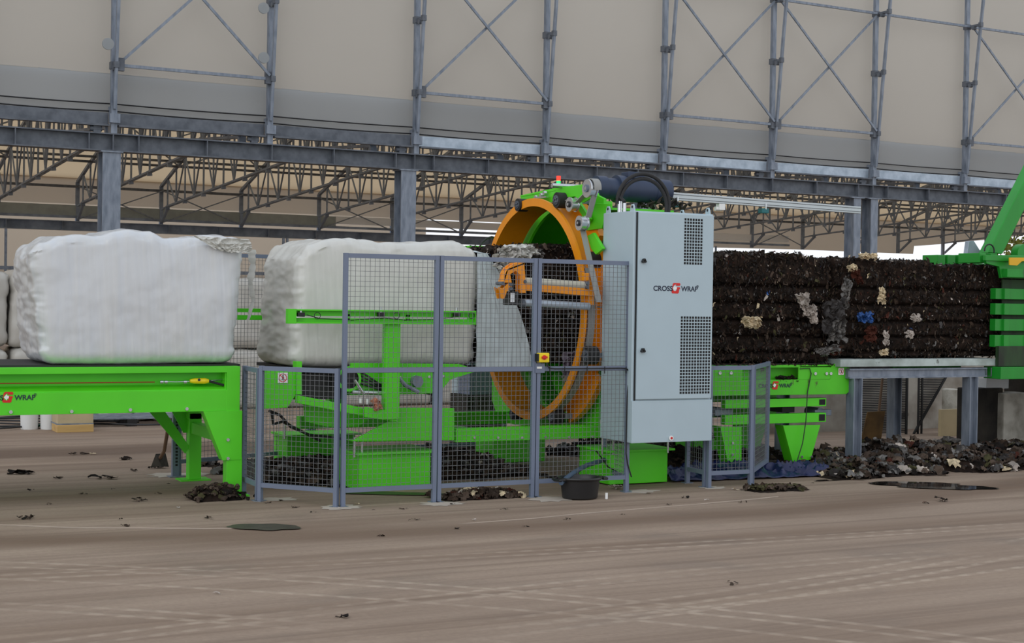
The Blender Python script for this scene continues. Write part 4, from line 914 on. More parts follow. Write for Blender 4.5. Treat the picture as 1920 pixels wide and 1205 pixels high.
# loose film ends of the first bale
mb = MB(); random.seed(5)
def flap(pix, y, nu, nv, amp, seed, d0=0.0):
    tl, tr, br, bl_ = [at(px, py, y=y) for px, py in pix]
    def f(a, b):
        p = tl.lerp(tr, a).lerp(bl_.lerp(br, a), b); k = (1-abs(noise.noise(Vector((a*5+seed+b*2, b*2, 0)))))**2+.5*(1-abs(noise.noise(Vector((a*11, b*4+seed+a*3, 1)))))**3
        edge = 0.02*noise.noise(Vector((a*9, seed, 3))) if b > .8 else 0
        return p+Vector((0.006*nz((a*9, b*7, 2)), -k*amp-d0, edge*1.0))
    return grid(nu, nv, f)
for pix, y, am, sd in ((((360, 442), (466, 449), (470, 473), (402, 468)), 12.09, 0.035, 2.0), (((405, 458), (469, 456), (470, 474), (425, 473)), 12.075, 0.035, 5.0)):
    v, f = flap(pix, y, 60, 24, am, sd); mb.add(v, f, 0, True)
mb.build('loose_film_fold', M['film_matte'], b1)
mb = MB()
tail = [(472, 468), (474, 500), (469, 530), (474, 560), (464, 600)]
c = [at(px, py, y=12.3) for px, py in tail]
for k in range(len(c)-1):
    for j in range(6):
        t0, t1 = j/6, (j+1)/6; a = c[k].lerp(c[k+1], t0); b_ = c[k].lerp(c[k+1], t1); g = (k+t0)/4; g1 = (k+t1)/4
        w0 = .032*(1-g)+.006+.022*nz((a.z*19, 0, 0)); w1 = .032*(1-g1)+.006+.022*nz((b_.z*19, 0, 0))
        mb.add([a-Vector((w0, 0, 0)), a+Vector((w0*.4, -.05-.02*nz((a.z*20, 1, 0)), 0)), a+Vector((w0*1.2, .04, 0)), b_-Vector((w1, 0, 0)), b_+Vector((w1*.4, -.05-.02*nz((b_.z*20, 1, 0)), 0)), b_+Vector((w1*1.2, .04, 0))], [(0, 1, 4, 3), (1, 2, 5, 4)], 0, True)
mb.build('loose_film_tail', M['film_matte'], b1)
prof = [zt_(556, 470), zt_(575, 458), zt_(605, 448), zt_(640, 446), zt_(680, 450), zt_(710, 456), zt_(745, 454), zt_(780, 455), zt_(820, 452), zt_(850, 453), zt_(872, 464), zt_(892, 476)]
b2 = thing('wrapped_bale', 'white film-wrapped bale behind the tall mesh fence, on the machine table', 'bale', (4.98, 12.7, 1.05))
mb, _ = white_bale('', '', None, 4.10, 4.17, 5.84, 5.87, 12.10, 13.15, 1.05, prof, 4.1, wr=0.024, lump=0.010)
mb.build('wrapped_body', M['film_matte'], b2)
# stacked bales far behind the line
sx = [(-1.55, 'left edge'), (0, '')]
stack = []
def far_bale(x0, x1, y, z0, z1, label, seed):
    t = thing('stored_bale', label, 'bale', ((x0+x1)/2, y, z0))
    mb, _ = white_bale('', '', None, x0, x0+.01, x1, x1, y, y+1.05, z0, [(x0, z1-.02), ((x0+x1)/2, z1), (x1, z1-.02)], seed, wr=0.03, n=(26, 12, 18), lump=0.03); mb.build('wrapped_body', M['film_old'], t); return t
YS = 21.3
xL = at(20, 600, y=YS).x
far_bale(xL-1.5, xL-.02, YS, 0.0, .9, 'dusty white bale at the far left edge, lower row', 1)
far_bale(xL-1.5, xL-.03, YS+.05, .9, 1.95, 'dusty white bale at the far left edge, upper row', 2)
far_bale(xL+.02, xL+1.62, YS, 0.0, 0.90, 'dusty white bale low behind the first white bale at its left end', 3)
far_bale(xL+.0, xL+1.6, YS+.05, 0.90, 1.98, 'dusty cream bale high behind the first white bale at its left end', 4)
x_ = at(436, 600, y=YS).x
labs = ['between the two white bales', 'behind the left end of the fenced white bale', 'behind the middle of the fenced white bale', 'behind the orange ring']
for k in range(4):
    far_bale(x_+1.62*k, x_+1.62*k+1.58, YS, 0.0, 0.88, 'dusty white stored bale, lower row, '+labs[k], 10+k); far_bale(x_+1.62*k, x_+1.62*k+1.58, YS+.04, 0.88, 1.92, 'dusty white stored bale, upper row, '+labs[k], 20+k)
# ================================================================ WASTE BALES
wm = [mat('dark_brown_waste', (0.022, 0.013, 0.009), 0.9, col2=(0.006, 0.004, 0.003), vscale=16, bump=0.6, bscale=26, spec=.15),
      mat('earth_brown_scrap', (0.040, 0.026, 0.018), 0.9, var=0.5, vscale=15, spec=.15), mat('black_brown_scrap', (0.013, 0.009, 0.007), 0.8, var=0.4, spec=.2), mat('grey_film_scrap', (0.12, 0.11, 0.10), 0.5, var=0.5, vscale=12),
      mat('taupe_scrap', (0.080, 0.057, 0.043), 0.9, var=0.5, spec=.15), mat('pale_scrap', (0.44, 0.38, 0.33), 0.7, var=0.4), mat('rust_scrap', (0.07, 0.02, 0.012), 0.8, var=0.3, spec=.2), mat('cream_scrap', (0.62, 0.50, 0.32), 0.75, var=0.3, vscale=18),
      mat('blue_scrap', (0.015, 0.08, 0.28), 0.5, var=0.3), mat('olive_scrap', (0.06, 0.055, 0.025), 0.9, var=0.3, spec=.15), mat('charcoal_film_scrap', (0.038, 0.033, 0.031), 0.55, var=0.4, vscale=10, spec=.3)]
WT = [(1, 30), (2, 38), (3, 2.6), (4, 10), (5, 1.0), (6, 2.2), (9, 3), (10, 7), (8, .15), (7, .3)]
def pick():
    r = random.uniform(0, sum(w for _, w in WT))
    for i, w in WT:
        r -= w
        if r <= 0: return i
    return 1
def shred(mb, p, nrm, size, mi, asp=None, vert=False):
    nrm = nrm.normalized(); u = nrm.cross(Vector((random.gauss(0, 1), random.gauss(0, 1), random.gauss(0, 1)))) if not vert else (Vector((random.gauss(0, .45), 0, 1))-nrm*nrm.z)
    if u.length < 1e-3: return
    u.normalize(); w = nrm.cross(u); L = size*random.uniform(.6, 1.5); Wd = L*(asp or random.uniform(.18, .6))
    ns = 3; v = []
    ph = random.uniform(0, 6); am = size*random.uniform(.1, .45)
    for i in range(ns+1):
        a = i/ns-.5
        for j in range(3):
            b_ = j/2-.5; k = am*(sin(ph+a*6)+.6*cos(ph*2+b_*5+a*3))*.5
            wd = Wd*(1-.5*abs(a)*random.uniform(.2, 1.6)); v.append(p+u*(a*L+random.gauss(0, size*.05))+w*(b_*wd+random.gauss(0, size*.05))+nrm*(k+size*.10))
    mb.add(v, [(i*3+j, (i+1)*3+j, (i+1)*3+j+1, i*3+j+1) for i in range(ns) for j in range(2)], mi, True)
GRV = [1.17, 1.325, 1.485, 1.655, 1.825]
def waste_bale(label, x0, x1, y0, y1, z0, prof, seed, nsh, faces='fte', n=(110, 20, 70)):
    random.seed(seed); zt = max(p[1] for p in prof); L0 = x1-x0; sz = (L0, y1-y0, zt-z0)
    pts, f = rounded(n, sz, 0.05); v = []; t = thing('waste_bale', label, 'bale', ((x0+x1)/2, (y0+y1)/2, z0)); samp = []
    for q, nn in pts:
        s = q.x/L0+.5; h = q.z/sz[2]+.5; x = x0+s*L0; z = z0+h*(interp(prof, x)-z0); P_ = Vector((x, y0+(q.y/sz[1]+.5)*sz[1], z))
        k = 0.030*noise.fractal(P_*7+Vector((seed, 0, 0)), 1.0, 2.0, 5)-0.025+0.02*noise.noise(P_*2.3)
        if abs(nn.y) > .4:
            for g in GRV: k -= 0.055*math.exp(-((z-g-0.008*nz((x*3, 0, seed)))/0.018)**2)
        if abs(nn.x) > .5: k *= 0.4
        P2 = P_+nn*k; P2.z = max(P2.z, z0); v.append(P2)
        if nn.y < -.5 or nn.z > .5 or (nn.x < -.5 and 'e' in faces): samp.append((P2, nn))
    MB().add(v, f, 0, True).build('pressed_body', wm, t)
    mb = MB()
    for _ in range(nsh):
        p, nn = random.choice(samp); j = Vector((random.gauss(0, .012), 0, random.gauss(0, .012))) if nn.y < -.5 else Vector((random.gauss(0, .012), random.gauss(0, .02), 0))
        if nn.y < -.5 and min(abs(p.z-g) for g in GRV) < .02 and random.random() < .82: continue
        d = nn+Vector((random.gauss(0, .6), random.gauss(0, .3), random.gauss(0, .3)))
        shred(mb, p+j, d, random.choice((.016, .02, .026, .034, .05)), pick(), None, nn.y < -.5 and random.random() < .75)
    mb.build('loose_shreds', wm, t, stuff=True)
    return t
def piece(name, parent, pix, y, mi, seed, amp=.03, nu=30, nv=30, label=None):
    """a crumpled rag or bag hanging on the bale face; outline given by four corners on the face plane"""
    mb = MB(); tl, tr, br, bl_ = [at(px, py, y=y) for px, py in pix]
    def f(a, b):
        p = tl.lerp(tr, a).lerp(bl_.lerp(br, a), b)
        e = 1-min(1, 6*min(a, 1-a, b, 1-b)); k = (1-abs(noise.noise(Vector((a*4+seed, b*2.2, seed)))))**3*.9+.5*(1-abs(noise.noise(Vector((a*9+b*3, b*4+seed, 1)))))**3
        return p+Vector((.03*nz((b*5, seed, a*4))+.02*nz((b*13, seed, a*9)), -k*amp-.012+.012*e, .03*nz((a*6, seed, b*4))+.02*nz((a*14, seed, b*9))))
    v, fc = grid(nu, nv, f); mb.add(v, fc, 0, True)
    return mb.build(name, wm[mi] if isinstance(mi, int) else mi, parent, label=label)
zp = lambda px, py, y=12.12: (lambda q: (q.x, q.z))(at(px, py, y=y))
pr1 = [(8.0, 2.10), zp(1340, 480), zp(1360, 472), zp(1390, 468), zp(1430, 469), zp(1480, 474), zp(1500, 472), zp(1530, 480), (9.9, 2.13)]
wb1 = waste_bale('dark pressed waste bale right of the grey cabinet, on the right green conveyor', 7.95, 9.80, 12.10, 13.2, 1.055, pr1, 11, 7000)
pr2 = [(9.8, 2.13), zp(1590, 481), zp(1625, 478), zp(1650, 485), zp(1680, 484), zp(1700, 488), zp(1735, 484), zp(1770, 494), zp(1820, 494), (12.3, 2.13)]
wb2 = waste_bale('dark pressed waste bale on the grey steel table, running into the dark green baler', 9.83, 13.4, 12.10, 13.2, 1.10, pr2, 12, 9500, n=(190, 20, 70))
pr3 = [(5.8, 2.08), zp(905, 460, 12.5), zp(960, 458, 12.5), zp(1010, 458, 12.5), zp(1085, 455, 12.5), (8.0, 2.12)]
wb3 = waste_bale('dark waste bale passing through the orange ring, half wrapped in film', 5.92, 7.93, 12.12, 13.2, 1.055, pr3, 13, 6000, faces='fte')
# film cone pulled over the half-wrapped bale
mb = MB()
def cone(a, b):
    z = 1.03+(2.06-1.03)*b; xr = at(997, 690, y=12.05).x*(1-b)+at(914, 497, y=12.05).x*b+0.10*sin(pi*b)*.9; xl = 5.80
    p = Vector((xl+(xr-xl)*a, 12.06, z)); k = .018*abs(nz((a*3+b*2, b*5, 4)))+.012*abs(nz((a*12, b*3, 7))); sag = .05*sin(pi*a)*(1-b)
    return p+Vector((0, -k-.03*a*(1-b), -.02*sin(pi*a)*(1 if b < .03 else 0)))
v, f = grid(30, 40, cone); mb.add(v, f, 0, True)
v, f = grid(16, 30, lambda a, b: Vector((5.86+(.06+.02*nz((b*4, a, 0)))*a, 12.06+1.1*b, 2.06+.03*sin(pi*b)+.02*nz((a*2, b*6, 1))))); mb.add(v, f, 0, True)
v, f = grid(30, 8, lambda a, b: Vector((5.86+(at(997, 690, y=12.05).x-5.86)*a, 12.06+.5*b, 1.03+.01*b))); mb.add(v, f, 0, True)
mb.build('film_sleeve', M['film_thin'], wb3)
# rope-like twist of film and rags at its top front corner
piece('crumpled_film', wb3, ((930, 462), (985, 458), (1000, 480), (935, 490)), 12.0, M['film_matte'], 3.1, .12)
piece('crumpled_film', wb3, ((920, 478), (965, 470), (950, 510), (928, 512)), 11.98, M['film_old'], 4.7, .12)
piece('crumpled_film', wb3, ((985, 462), (1012, 470), (1005, 490), (975, 488)), 12.05, 3, 8.7, .1)
piece('mauve_rag', wb3, ((1048, 664), (1090, 655), (1086, 690), (1046, 706)), 12.02, mat('mauve_grey_rag', lin(98, 86, 98), .8, var=.2), 5.5, .1, label='mauve grey rag sagging from the bale')
piece('white_scrap', wb3, ((1060, 668), (1090, 660), (1082, 705), (1056, 716)), 12.05, 5, 6.5, .05)
for nm, par, pix, mi, sd, am, lb_ in (
    ('grey_film_streamer', wb1, ((1576, 520), (1590, 525), (1584, 582), (1574, 575)), 3, 1.1, .05, 'pale grey film streamer hanging down'),
    ('blue_bag', wb2, ((1604, 585), (1632, 586), (1630, 606), (1602, 600)), 8, 2.1, .05, 'blue plastic bag scrap'),
    ('cream_sponge', wb1, ((1386, 595), (1420, 594), (1422, 612), (1392, 614)), 7, 3.3, .06, 'cream foam lump'),
    ('white_rag', wb1, ((1490, 551), (1508, 550), (1512, 590), (1502, 592)), 5, 4.1, .06, 'white rag strip'),
    ('white_rag', wb1, ((1502, 565), (1524, 575), (1527, 606), (1512, 604)), 5, 4.9, .06, 'white rag strip'),
    ('grey_cloth', wb1, ((1540, 565), (1578, 560), (1570, 622), (1535, 628)), 10, 6.1, .08, None), ('grey_cloth', wb1, ((1556, 590), (1580, 600), (1580, 640), (1545, 640)), 3, 6.9, .07, None),
    ('cream_card', wb2, ((1644, 540), (1654, 540), (1655, 567), (1644, 567)), 7, 7.1, .04, None), ('white_card', wb2, ((1705, 589), (1718, 590), (1720, 602), (1708, 602)), 5, 7.9, .04, None),
    ('rust_cloth', wb2, ((1620, 612), (1638, 612), (1636, 642), (1618, 640)), 6, 8.1, .05, None), ('grey_disc', wb2, ((1696, 621), (1708, 621), (1708, 633), (1697, 633)), 5, 8.4, .03, None),
    ('white_strip', wb2, ((1655, 622), (1661, 622), (1662, 645), (1655, 645)), 5, 9.1, .03, None), ('cream_card', wb2, ((1607, 474), (1638, 477), (1636, 485), (1608, 483)), 7, 9.4, .06, 'cream cardboard on the top edge'),
    ('cream_lump', wb2, ((1646, 656), (1660, 655), (1660, 664), (1647, 665)), 7, 9.9, .04, None), ('orange_wrapper', wb2, ((1586, 502), (1604, 504), (1614, 532), (1604, 530)), 6, 10.4, .05, None),
    ('cream_wrapper', wb2, ((1585, 498), (1598, 497), (1600, 508), (1587, 508)), 7, 10.9, .05, None), ('red_rag', wb1, ((1545, 655), (1572, 650), (1570, 660), (1556, 664)), 6, 11.4, .05, None),
    ('pale_film', wb1, ((1520, 655), (1560, 645), (1575, 656), (1535, 668)), 3, 11.9, .07, None)):
    piece(nm, par, pix, 12.06, mi, sd, am, label=lb_)
# ================================================================ RIGHT GREEN CONVEYOR
t = thing('infeed_conveyor', 'bright green conveyor under the waste bale right of the grey cabinet', 'conveyor', (8.9, 12.04, 0))
z = lambda px, py: (lambda q: (q.x, q.z))(at(px, py, y=12.04))
q = MB()
x0 = 7.6
q.prism([(x0, 0.755), (9.97, 0.745), z(1597, 730), z(1597, 694), z(1586, 682), z(1564, 682), z(1557, 690), z(1557, 710), z(1340, 712)[:1]+(0.895,), (x0, 0.895)], 'y', 12.04, 12.052)
q.box((x0, 12.04, 1.02), (z(1500, 700)[0], 12.052, 1.045)); q.box((x0, 12.052, 1.03), (9.9, 12.2, 1.045)); q.box((z(1497, 700)[0], 12.04, .895), (z(1557, 700)[0], 12.052, 1.02)); q.box((x0, 12.17, .9), (9.9, 12.18, 1.04)); q.box((x0, 12.052, .89), (9.9, 12.17, .90))
q.box((x0, 12.04, .895), (z(1392, 700)[0], 12.05, 1.02))
q.build('side_panel', M['green_dirty'], t, 0.002)
MB().box((x0, 13.2, .75), (9.98, 13.22, 1.04)).build('side_panel', M['green'], t)
MB().box((x0, 12.1, 1.045), (9.98, 13.25, 1.055)).build('conveyor_belt', M['rubber'], t)
za = z(1365, 752); zb = z(1553, 765)
for a_, b_ in ((z(1365, 766)[1], z(1365, 750)[1]), (z(1365, 797)[1]-.0, z(1365, 781)[1]+.01)):
    xr = z(1554, 760)[0]
    MB().box((za[0], 12.08, a_), (xr, 12.16, b_+.0)).build('scissor_beam', M['green'], t, 0.003); MB().box((za[0], 12.9, a_), (xr, 13.0, b_)).build('scissor_beam', M['green'], t, 0.003)
    MB().box((xr-.09, 12.076, a_+.014), (xr-.016, 12.079, b_-.014)).build('tube_mouth', M['vent'], t)
for px in (1352, 1538):
    c = at(px, 773, y=12.2); k = MB(); k.cyl(c, c+Vector((0, .2, 0)), .05, 12); k.box((c.x-.09, c.y-.03, c.z-.03), (c.x+.12, c.y+.05, c.z+.03)); k.build('air_spring', M['galv'], t, 0.004)
MB().box((z(1497, 770)[0], 12.3, .55), (z(1520, 770)[0], 12.6, .68)).build('motor_box', M['black'], t)
for pix in (((1473, 798), (1543, 797), (1525, 862), (1503, 867), (1491, 866)), ((1355, 800), (1395, 800), (1395, 871), (1370, 872))):
    v0 = [z(*p) for p in pix]; k = MB(); k.prism(v0, 'y', 12.08, 12.10); k.prism([v0[0], (v0[0][0]+.02, v0[0][1]), (v0[-1][0]+.02, v0[-1][1]), v0[-1]], 'y', 12.10, 12.22); lg = k.build('leg', M['green'], t, 0.002)
    k = MB(); k.prism([(a_, b_) for a_, b_ in v0], 'y', 12.95, 12.97); k.build('leg', M['green'], t)
MB().box((z(1395, 835)[0], 12.9, .12), (z(1495, 835)[0], 12.93, .24)).build('cross_beam', M['green'], t)
for px, py in ((1349, 699), (1370, 699), (1528, 700), (1549, 700), (1557, 700)): c = at(px, py, y=12.038); MB().cyl(c, c-Vector((0, .012, 0)), .017, 8).build('bolt', M['chrome'], t)
bolts(t, [at(px, py, y=12.078) for px, py in ((1373, 830), (1373, 852), (1503, 856), (1521, 856))])
lb = at(1447.5, 730, y=12.038); lt = at(1450, 714.5, y=12.038); logo(t, lb.x, 12.038, lb.z, lt.z-lb.z)
c = at(1577, 696, y=12.036); sticker(t, c.x, 12.036, c.z, .07)
k = MB(); k.tube([at(px, py, y=12.03) for px, py in ((1500, 691), (1518, 690), (1521, 700), (1514, 735), (1511, 790), (1505, 830), (1494, 866))], .005, 6); k.build('trailing_wire', M['black'], t)
k = MB(); random.seed(9)
for _ in range(60): shred(k, at(random.uniform(1455, 1500), random.uniform(706, 714), y=random.uniform(12.05, 12.14)), Vector((0, -.5, 1)), .05, random.choice((0, 1, 2)))
for _ in range(220): shred(k, at(random.uniform(1340, 1575), 684, y=random.uniform(12.04, 12.14)), Vector((0, -.5, 1)), .04, random.choice((0, 1, 2, 4)))
k.build('spilled_dirt', wm, t, stuff=True)
# ================================================================ STEEL TABLE
t = thing('steel_table', 'galvanised steel table under the waste bale beside the baler', 'table', (11, 12.5, 0))
xa = at(1576, 675, y=11.96).x; xb = at(1868, 675, y=11.96).x
MB().box((xa, 11.96, 1.025), (xb, 13.35, 1.10)).build('table_top', mat('zinc_plate_soiled', lin(188, 200, 196), .5, metal=.1, col2=lin(150, 160, 154), vscale=5, dirt=((.05, .042, .03), 12, .64)), t, 0.004)
MB().ibeam((at(1590, 687, y=12.0).x, 12.02, .955), (at(1848, 687, y=12.0).x, 12.02, .955), .10, .09, .05, .016).build('top_beam', M['galv'], t)
MB().ibeam((at(1590, 687, y=12.0).x, 13.2, .955), (at(1848, 687, y=12.0).x, 13.2, .955), .10, .09, .01, .012).build('top_beam', M['galv'], t)
for px in (1601, 1818):
    for y in (12.02, 13.2):
        c = at(px, 780, y=12.02); k = MB(); 
        k.bar((c.x-.05, y, 0.01), (c.x-.05, y, .905), .012, .12, (0, 1, 0)); k.bar((c.x+.05, y, 0.01), (c.x+.05, y, .905), .012, .12, (0, 1, 0)); k.bar((c.x, y, 0.01), (c.x, y, .905), .088, .010, (0, 1, 0))
        k.build('leg', M['galv'], t); MB().box((c.x-.12, y-.09, 0), (c.x+.12, y+.09, .012)).build('foot_plate', M['galv'], t)
# ================================================================ BALER
t = thing('baler', 'dark green baler at the right edge with a leaning arm', 'machine', (13, 12.5, 0))
YL = 11.9
z = lambda px, py, y=YL: (lambda q: (q.x, q.z))(at(px, py, y=y))
XR = 15.5
q = MB(); q.prism([z(1845, 478), z(1905, 478), (XR, z(1905, 478)[1]), (XR, 1.97), z(1878, 521), z(1874, 500), z(1850, 494)], 'y', YL, YL+.04); q.box((z(1880, 500)[0], YL-.07, 1.97), (XR, YL, 2.06)); q.box((z(1845, 500)[0], YL-.02, 2.14), (XR, YL+.02, 2.2))
q.build('chamber_header', M['baler_green'], t, 0.004)
q = MB()
for pa_, pb_ in ((541, 561), (569, 590), (598, 620), (628, 650)):
    zb_, za_ = z(1895, pa_, YL+.06)[1], z(1895, pb_, YL+.06)[1]; x = z(1874, 600)[0]; q.box((x, YL+.06, za_), (XR, YL+.14, zb_))
    for k in range(8): q.box((x+.10+.34*k, YL+.03, za_), (x+.17+.34*k, YL+.06, zb_))
q.build('side_bars', M['baler_green'], t, 0.003)
MB().box((z(1884, 600)[0]+.1, YL+.145, 1.02), (XR, YL+.16, 1.95)).build('chamber_wall', M['stained_green'], t)
q = MB(); q.box((z(1873, 660)[0], YL+.0, 1.02), (XR, YL+.05, 1.235)); q.build('lower_panel', M['stained_green'], t, 0.003)
q = MB(); q.box((z(1870, 700)[0], YL-.05, .885), (XR, YL+.2, 1.015)); q.prism([z(1862, 690), z(1872, 690), z(1872, 707), z(1755, 707), z(1742, 697), z(1742, 690)], 'y', YL+.55, YL+.6); q.build('chassis_beam', M['baler_green'], t, 0.004)
ya = YL+.25; q = MB(); q.prism([z(1852, 474, ya), z(1880, 476, ya), z(2014, 205, ya), z(1989, 205, ya)], 'y', ya, ya+.14); q.build('leaning_arm', M['baler_green'], t, 0.01)
q = MB()
for px in (1752, 1771, 1792): a_ = at(px, 484, y=13.25); q.box((a_.x, 13.2, 2.10), (a_.x+.12, 13.45, a_.z+.04))
q.box((at(1752, 484, y=13.25).x, 13.25, 2.06), (13.6, 13.4, 2.16)); q.build('rear_bars', M['baler_green'], t, 0.006)
q = MB(); a_ = at(1832, 476, y=12.0); 
for px in (1832, 1853): a_ = at(px, 480, y=12.02); q.box((a_.x, 11.98, 2.12), (a_.x+.09, 12.3, 2.225))
q.build('front_bars', M['baler_green'], t, 0.006)
v0 = [z(1880, 483), z(1930, 483), z(1930, 488), z(1903, 490), z(1894, 498), z(1880, 497)]; MB().prism(v0, 'y', YL-.10, YL-.085).build('amber_lever', M['amber'], t, .002)
q = MB(); v0 = [z(1812, 486, 12.4), z(1817, 452, 12.4), z(1826, 451, 12.4), z(1838, 470, 12.4), z(1852, 466, 12.4), z(1855, 474, 12.4), z(1843, 480, 12.4), z(1830, 482, 12.4), z(1820, 486, 12.4)]; q.prism(v0, 'y', 12.4, 12.46); q.build('pivot_bracket', M['galv_bright'], t, .003)
c = at(1855, 470, y=12.1); MB().tube([c+Vector((cos(a_)*.07, 0, sin(a_)*.07)) for a_ in [pi*k/8-.3 for k in range(10)]], .008, 8).build('hose_loop', M['rubber'], t)
c = at(1922, 476, y=12.1); q = MB(); q.cyl(c, c+Vector((0, .1, 0)), .11, 24); q.build('round_cap', M['baler_green'], t)
for px in (1852, 1867): a_ = at(px, 705, y=11.98); MB().tube([a_+Vector((-.02, 0, .09)), a_+Vector((-.015, 0, 0)), a_+Vector((.05, 0, 0)), a_+Vector((.05, 0, .09))], .006, 6).build('shackle', M['galv_dark'], t)
MB().box((13.4, 12.3, 0.0), (13.6, 13.3, .88)).build('support_leg', M['conc_dark'], t); MB().box((14.8, 12.0, 0), (15, 13.3, .88)).build('support_leg', M['conc_dark'], t)
# concrete blocks under and behind the baler
for px0, px1, py0, py1, y, m, lb_ in ((1882, 1990, 737, 850, 12.9, 'conc', 'pale concrete block at the right edge under the baler'), (1822, 1880, 728, 846, 13.0, 'conc_dark', 'soiled dark concrete block under the baler, left of the pale one'),
                                       (1790, 1806, 730, 850, 14.6, 'conc', 'narrow grey concrete block seen between the table legs')):
    a_, b_ = at(px0, 800, y=y), at(px1, 800, y=y); zt = at(px0, py0, y=y).z
    o = MB().box((a_.x, y, 0), (b_.x, y+.25, zt)).build('concrete_block', M[m], off=((a_.x+b_.x)/2, y+.5, 0), bevel=.015); tag(o, lb_, 'block')
y = 12.0; a_ = at(1832, 708, y=13.2); o = MB().box((a_.x, 13.05, a_.z-.12), (a_.x+.35, 13.2, a_.z)).build('white_bracket_plate', M['steel_white'], off=tuple(a_)); tag(o, 'white plate under the baler beam, right of the table leg', 'plate')
# dark screens of closely spaced bars behind the table
for pa, pb, pt, lb_, y, lean in ((1604, 1700, 700, 'dark slatted screen behind the left half of the steel table', 14.9, 0), (1722, 1775, 700, 'dark slatted screen with a slanted edge behind the middle table leg', 14.9, 1)):
    t = thing('slatted_screen', lb_, 'screen', tuple(at(pa, 800, y=y)))
    a_, b_ = at(pa, 700, y=y), at(pb, 700, y=y); q = MB(); zt = a_.z-.02; nrow = 34
    for k in range(nrow):
        zz = .02+(zt-.02)*k/nrow; xr = b_.x-(0.55*(1-zz/zt) if lean else 0); q.box((a_.x, y, zz), (xr, y+.008, zz+.014))
    q.build('slats', M['rubber'], t); q = MB()
    for xx in ((a_.x, a_.x) , (a_.x+.06, a_.x+.06)): q.bar((xx[0], y-.01, 0), (xx[1], y-.01, zt), .02, .02)
    q.bar((b_.x-(.55 if lean else 0), y-.01, 0), (b_.x, y-.01, zt), .025, .025); q.build('uprights', M['rubber'], t)
a_ = at(1605, 700, y=15.2); b_ = at(1800, 700, y=15.2)
o = MB().box((a_.x-1.6, 15.5, 0), (b_.x+1.2, 15.6, 1.12)).build('pale_screen_wall', mat('grimy_pale_wall', lin(172, 166, 155), .8, col2=lin(120, 110, 98), vscale=2.2, dirt=((.03, .022, .016), 3, .62)), off=(a_.x, 15.5, 0)); tag(o, 'low grimy pale wall behind the slatted screens under the waste bale', 'wall')
a_ = at(1770, 832, y=14.6); o = MB().box((a_.x-.15, 14.5, 0), (a_.x+.17, 14.55, .34)).build('board_offcut', M['board'], off=tuple(a_)); tag(o, 'square tan board leaning below the slatted screens', 'board')
t = thing('wide_shovel', 'brown wide-bladed shovel leaning behind the left table leg', 'shovel', tuple(at(1635, 855, y=13.6)))
q = MB(); q.cyl(at(1656, 696, y=13.75), at(1648, 772, y=13.65), .016, 8); q.build('handle', M['oldwood'], t)
q = MB(); p = [at(px, py, y=13.62) for px, py in ((1627, 772), (1660, 770), (1650, 838), (1612, 838))]; q.add([*p, *[c+Vector((0, .012, 0)) for c in p]], [(0, 1, 2, 3), (7, 6, 5, 4), (0, 4, 5, 1), (1, 5, 6, 2), (2, 6, 7, 3), (3, 7, 4, 0)]); q.build('blade', mat('rusty_brown_blade', lin(104, 76, 34), .7, var=.4, vscale=6), t)
# ================================================================ PILES AND LITTER
def heap(name, label, x0, x1, y0, y1, h, seed, nsh, sizes, wt=None, cat='waste pile', hf=None, dens=40):
    random.seed(seed); mb = MB(); samp = []
    def hh(a, b):
        p = Vector(((x0+(x1-x0)*a), y0+(y1-y0)*b, 0)); wob = .10*noise.noise(p*2.3+Vector((seed, 9, 0)))+.06*noise.noise(p*6)
        e = min(1, 5*(min(a, 1-a)+wob-.05))*min(1, 3.5*(min(b, 1-b)+wob*1.3-.05)); e = max(0, e)**.6
        return max(0.0, e*h*(.35+.75*abs(noise.fractal(p*1.6+Vector((seed, 0, 0)), 1, 2, 4))+.45*noise.noise(p*.9+Vector((seed, 5, 0))))*(hf(a, b) if hf else 1))
    nu, nv = dens*2, dens
    def f(a, b):
        p = Vector((x0+(x1-x0)*a, y0+(y1-y0)*b, hh(a, b)+.002)); samp.append(p) if p.z > .012 else None; return p
    v, fc = grid(nu, nv, f); fc = [q_ for q_ in fc if max(v[i_].z for i_ in q_) > .006]; mb.add(v, fc, 0, True)
    for _ in range(nsh):
        p = random.choice(samp)+Vector((random.gauss(0, .03), random.gauss(0, .03), 0)); mi = pick() if not wt else random.choices([a for a, _ in wt], [b for _, b in wt])[0]
        s = random.choice(sizes); d = Vector((random.gauss(0, .5), random.gauss(-.3, .5), 1)); crumple(mb, Vector((p.x, p.y, max(p.z, s*.2))), d, s, mi, 4 if s < .06 else 6, .45)
    o = mb.build(name, wm, off=((x0+x1)/2, (y0+y1)/2, 0)); tag(o, label, cat, kind='stuff'); return o
WP = [(1, 18), (2, 12), (3, 14), (4, 26), (5, 3.5), (10, 14), (6, 1.5), (7, 1.0), (9, 6)]
heap('waste_pile', 'long heap of shredded waste on the ground before the steel table', 8.9, 14.0, 11.15, 13.0, .24, 21, 3000, (.04, .06, .08, .12), WP, hf=lambda a, b: .5+.6*min(1, a*2.4))
heap('waste_litter', 'dark waste lying under the wrapping machine behind the fence', 3.9, 6.85, 12.25, 14.3, .22, 22, 2200, (.05, .07, .1), [(1, 26), (2, 16), (3, 9), (4, 26), (5, 1.6), (10, 14)], hf=lambda a, b: (.35+.9*a)*min(1, .25+1.6*b))
heap('waste_litter', 'dark waste heaped in the shade under the right conveyor', 7.7, 10.2, 12.3, 14.6, .22, 23, 900, (.05, .08), [(1, 26), (2, 36), (3, 2), (4, 8), (10, 10)])
heap('waste_clump', 'brown clump of waste beside the foot of the left green conveyor', 3.22, 3.62, 11.78, 12.12, .15, 24, 160, (.03, .05), [(1, 10), (4, 14), (9, 6), (2, 6)], 'waste clump', dens=12)
